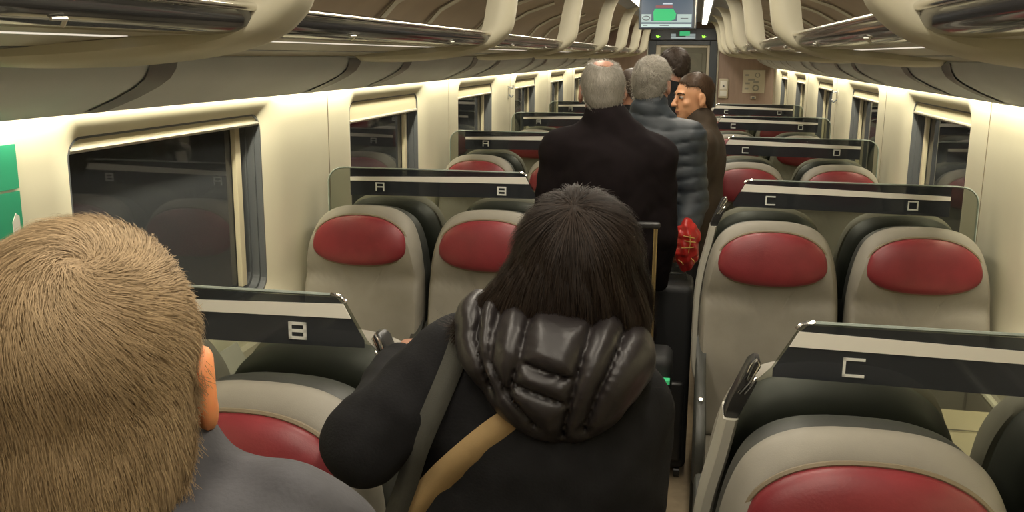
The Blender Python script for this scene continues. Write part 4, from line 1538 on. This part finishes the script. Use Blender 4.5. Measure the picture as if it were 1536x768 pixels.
figure('person in black mostly hidden between the two grey-haired people in the aisle', (-0.115, 4.98), math.radians(60),
       dict(neck=(0, -0.01, 1.42), shL=(-0.16, 0, 1.35), shR=(0.16, 0, 1.35), elL=(-0.19, 0.02, 1.08), elR=(0.19, 0.02, 1.08), wrL=(-0.17, 0.15, 0.92), wrR=(0.17, 0.15, 0.92), hip=0.88),
       ((0.0, 0.01, 1.568), 0.0, 0.05, 0.0, 1.0),
       dict(coat=JACK, trousers=BLACKT, shoe=SHOE, hair=DARKH),
       dict(hem=0.80, r=0.16, rhem=0.17, sleeve=(0.066, 0.055, 0.045), collar=0.3),
       hair=dict(f=short_hair(0.010, back=-0.09)), folds=0.006, fseed=11.0, res=0.014)

# ------------------------------------------------------------------ luggage
def suitcase(label, loc, W, D, H, handle, gold=False):
    o = empty('suitcase', loc)
    tag(o, label, 'suitcase')
    mb = MB().box((-W / 2, -D / 2, 0.045), (W / 2, D / 2, H), 0.03, 4)
    mb.build('shell', mat('black_luggage_fabric', (0.014, 0.015, 0.016), 0.6, bump=0.1, bscale=300), o, smooth=True)
    MB().box((-W / 2 + 0.02, -D / 2 - 0.018, 0.09), (W / 2 - 0.02, -D / 2 + 0.01, H * 0.52), 0.014, 3).build('front_pocket', MT['blackp'], o, smooth=True)
    MB().tube([(-0.06, 0, H - 0.002), (-0.05, 0, H + 0.025), (0.05, 0, H + 0.025), (0.06, 0, H - 0.002)], 0.009, 8, flat=0.6).build('top_handle', MT['shell'], o, smooth=True)
    for x in (-1, 1):
        for y in (-1, 1):
            MB().tube([(x * (W / 2 - 0.035) - 0.012, y * (D / 2 - 0.035), 0.026), (x * (W / 2 - 0.035) + 0.012, y * (D / 2 - 0.035), 0.026)], 0.025, 14).box(
                (x * (W / 2 - 0.035) - 0.008, y * (D / 2 - 0.035) - 0.01, 0.03), (x * (W / 2 - 0.035) + 0.008, y * (D / 2 - 0.035) + 0.01, 0.06)).build('wheel', MT['blackp'], o, smooth=True)
    if handle:
        h = None
        for x in (-1, 1):
            MB().box((x * 0.085 - 0.007, 0.02, H - 0.01), (x * 0.085 + 0.007, 0.034, handle), 0.003).build('handle_tube', mat('champagne_metal', (0.55, 0.42, 0.20), 0.3, metal=0.9), o)
        MB().box((-0.10, 0.014, handle - 0.005), (0.10, 0.04, handle + 0.018), 0.008, 3).build('handle_grip', MT['blackp'], o, smooth=True)
    return o


a_ = suitcase('black wheeled suitcase with raised champagne handle behind the dark-haired person', (0.013, 3.17, 0), 0.325, 0.18, 0.745, 1.175)
t_ = MB().box((0.122, -0.118, 0.660), (0.158, -0.088, 0.676), 0.002).build('luggage_tag', mat('green_tag', (0.08, 0.80, 0.35), 0.5), a_)
t_['label'] = 'small bright green tag'
suitcase('tall black suitcase standing on the aisle floor beside the right seats', (0.155, 3.86, 0), 0.17, 0.26, 0.84, 0)


def bagf(P):
    x, y, z = P[..., 0], P[..., 1], P[..., 2]
    d = ell(P, (0, 0, -0.105), (0.050, 0.060, 0.105))
    d = smin(d, cone(P, (0, 0, -0.05), (0.0, 0, 0.0), 0.042, 0.016), 0.03)
    d = d + 0.005 * nz(P, 60, 3) + 0.003 * np.sin(x * 150 + 60 * z)
    return d


bag = npmesh('carrier_bag', [surf(bagf, (-0.08, -0.09, -0.23), (0.08, 0.09, 0.03), 0.005)],
             mat('red_plastic', (0.42, 0.015, 0.015), 0.32, color2=(0.50, 0.03, 0.02), vscale=20), None)
bag.location = (0.203, 3.86, 1.085)
tag(bag, 'crumpled red plastic carrier bag with gold print hanging from a hand', 'bag')
mb = MB()
for (x0, z0, x1, z1) in ((-0.015, -0.05, 0.03, -0.058), (-0.01, -0.07, 0.035, -0.075), (0.012, -0.045, 0.008, -0.12), (-0.02, -0.10, 0.03, -0.095), (-0.03, -0.15, -0.01, -0.17), (0.02, -0.14, 0.035, -0.16)):
    mb.tube([(x0, -0.058, z0), ((x0 + x1) / 2 + 0.004, -0.061, (z0 + z1) / 2), (x1, -0.056, z1)], 0.0022, 6)
mb.build('print', mat('gold_print', (0.62, 0.38, 0.10), 0.4), bag)
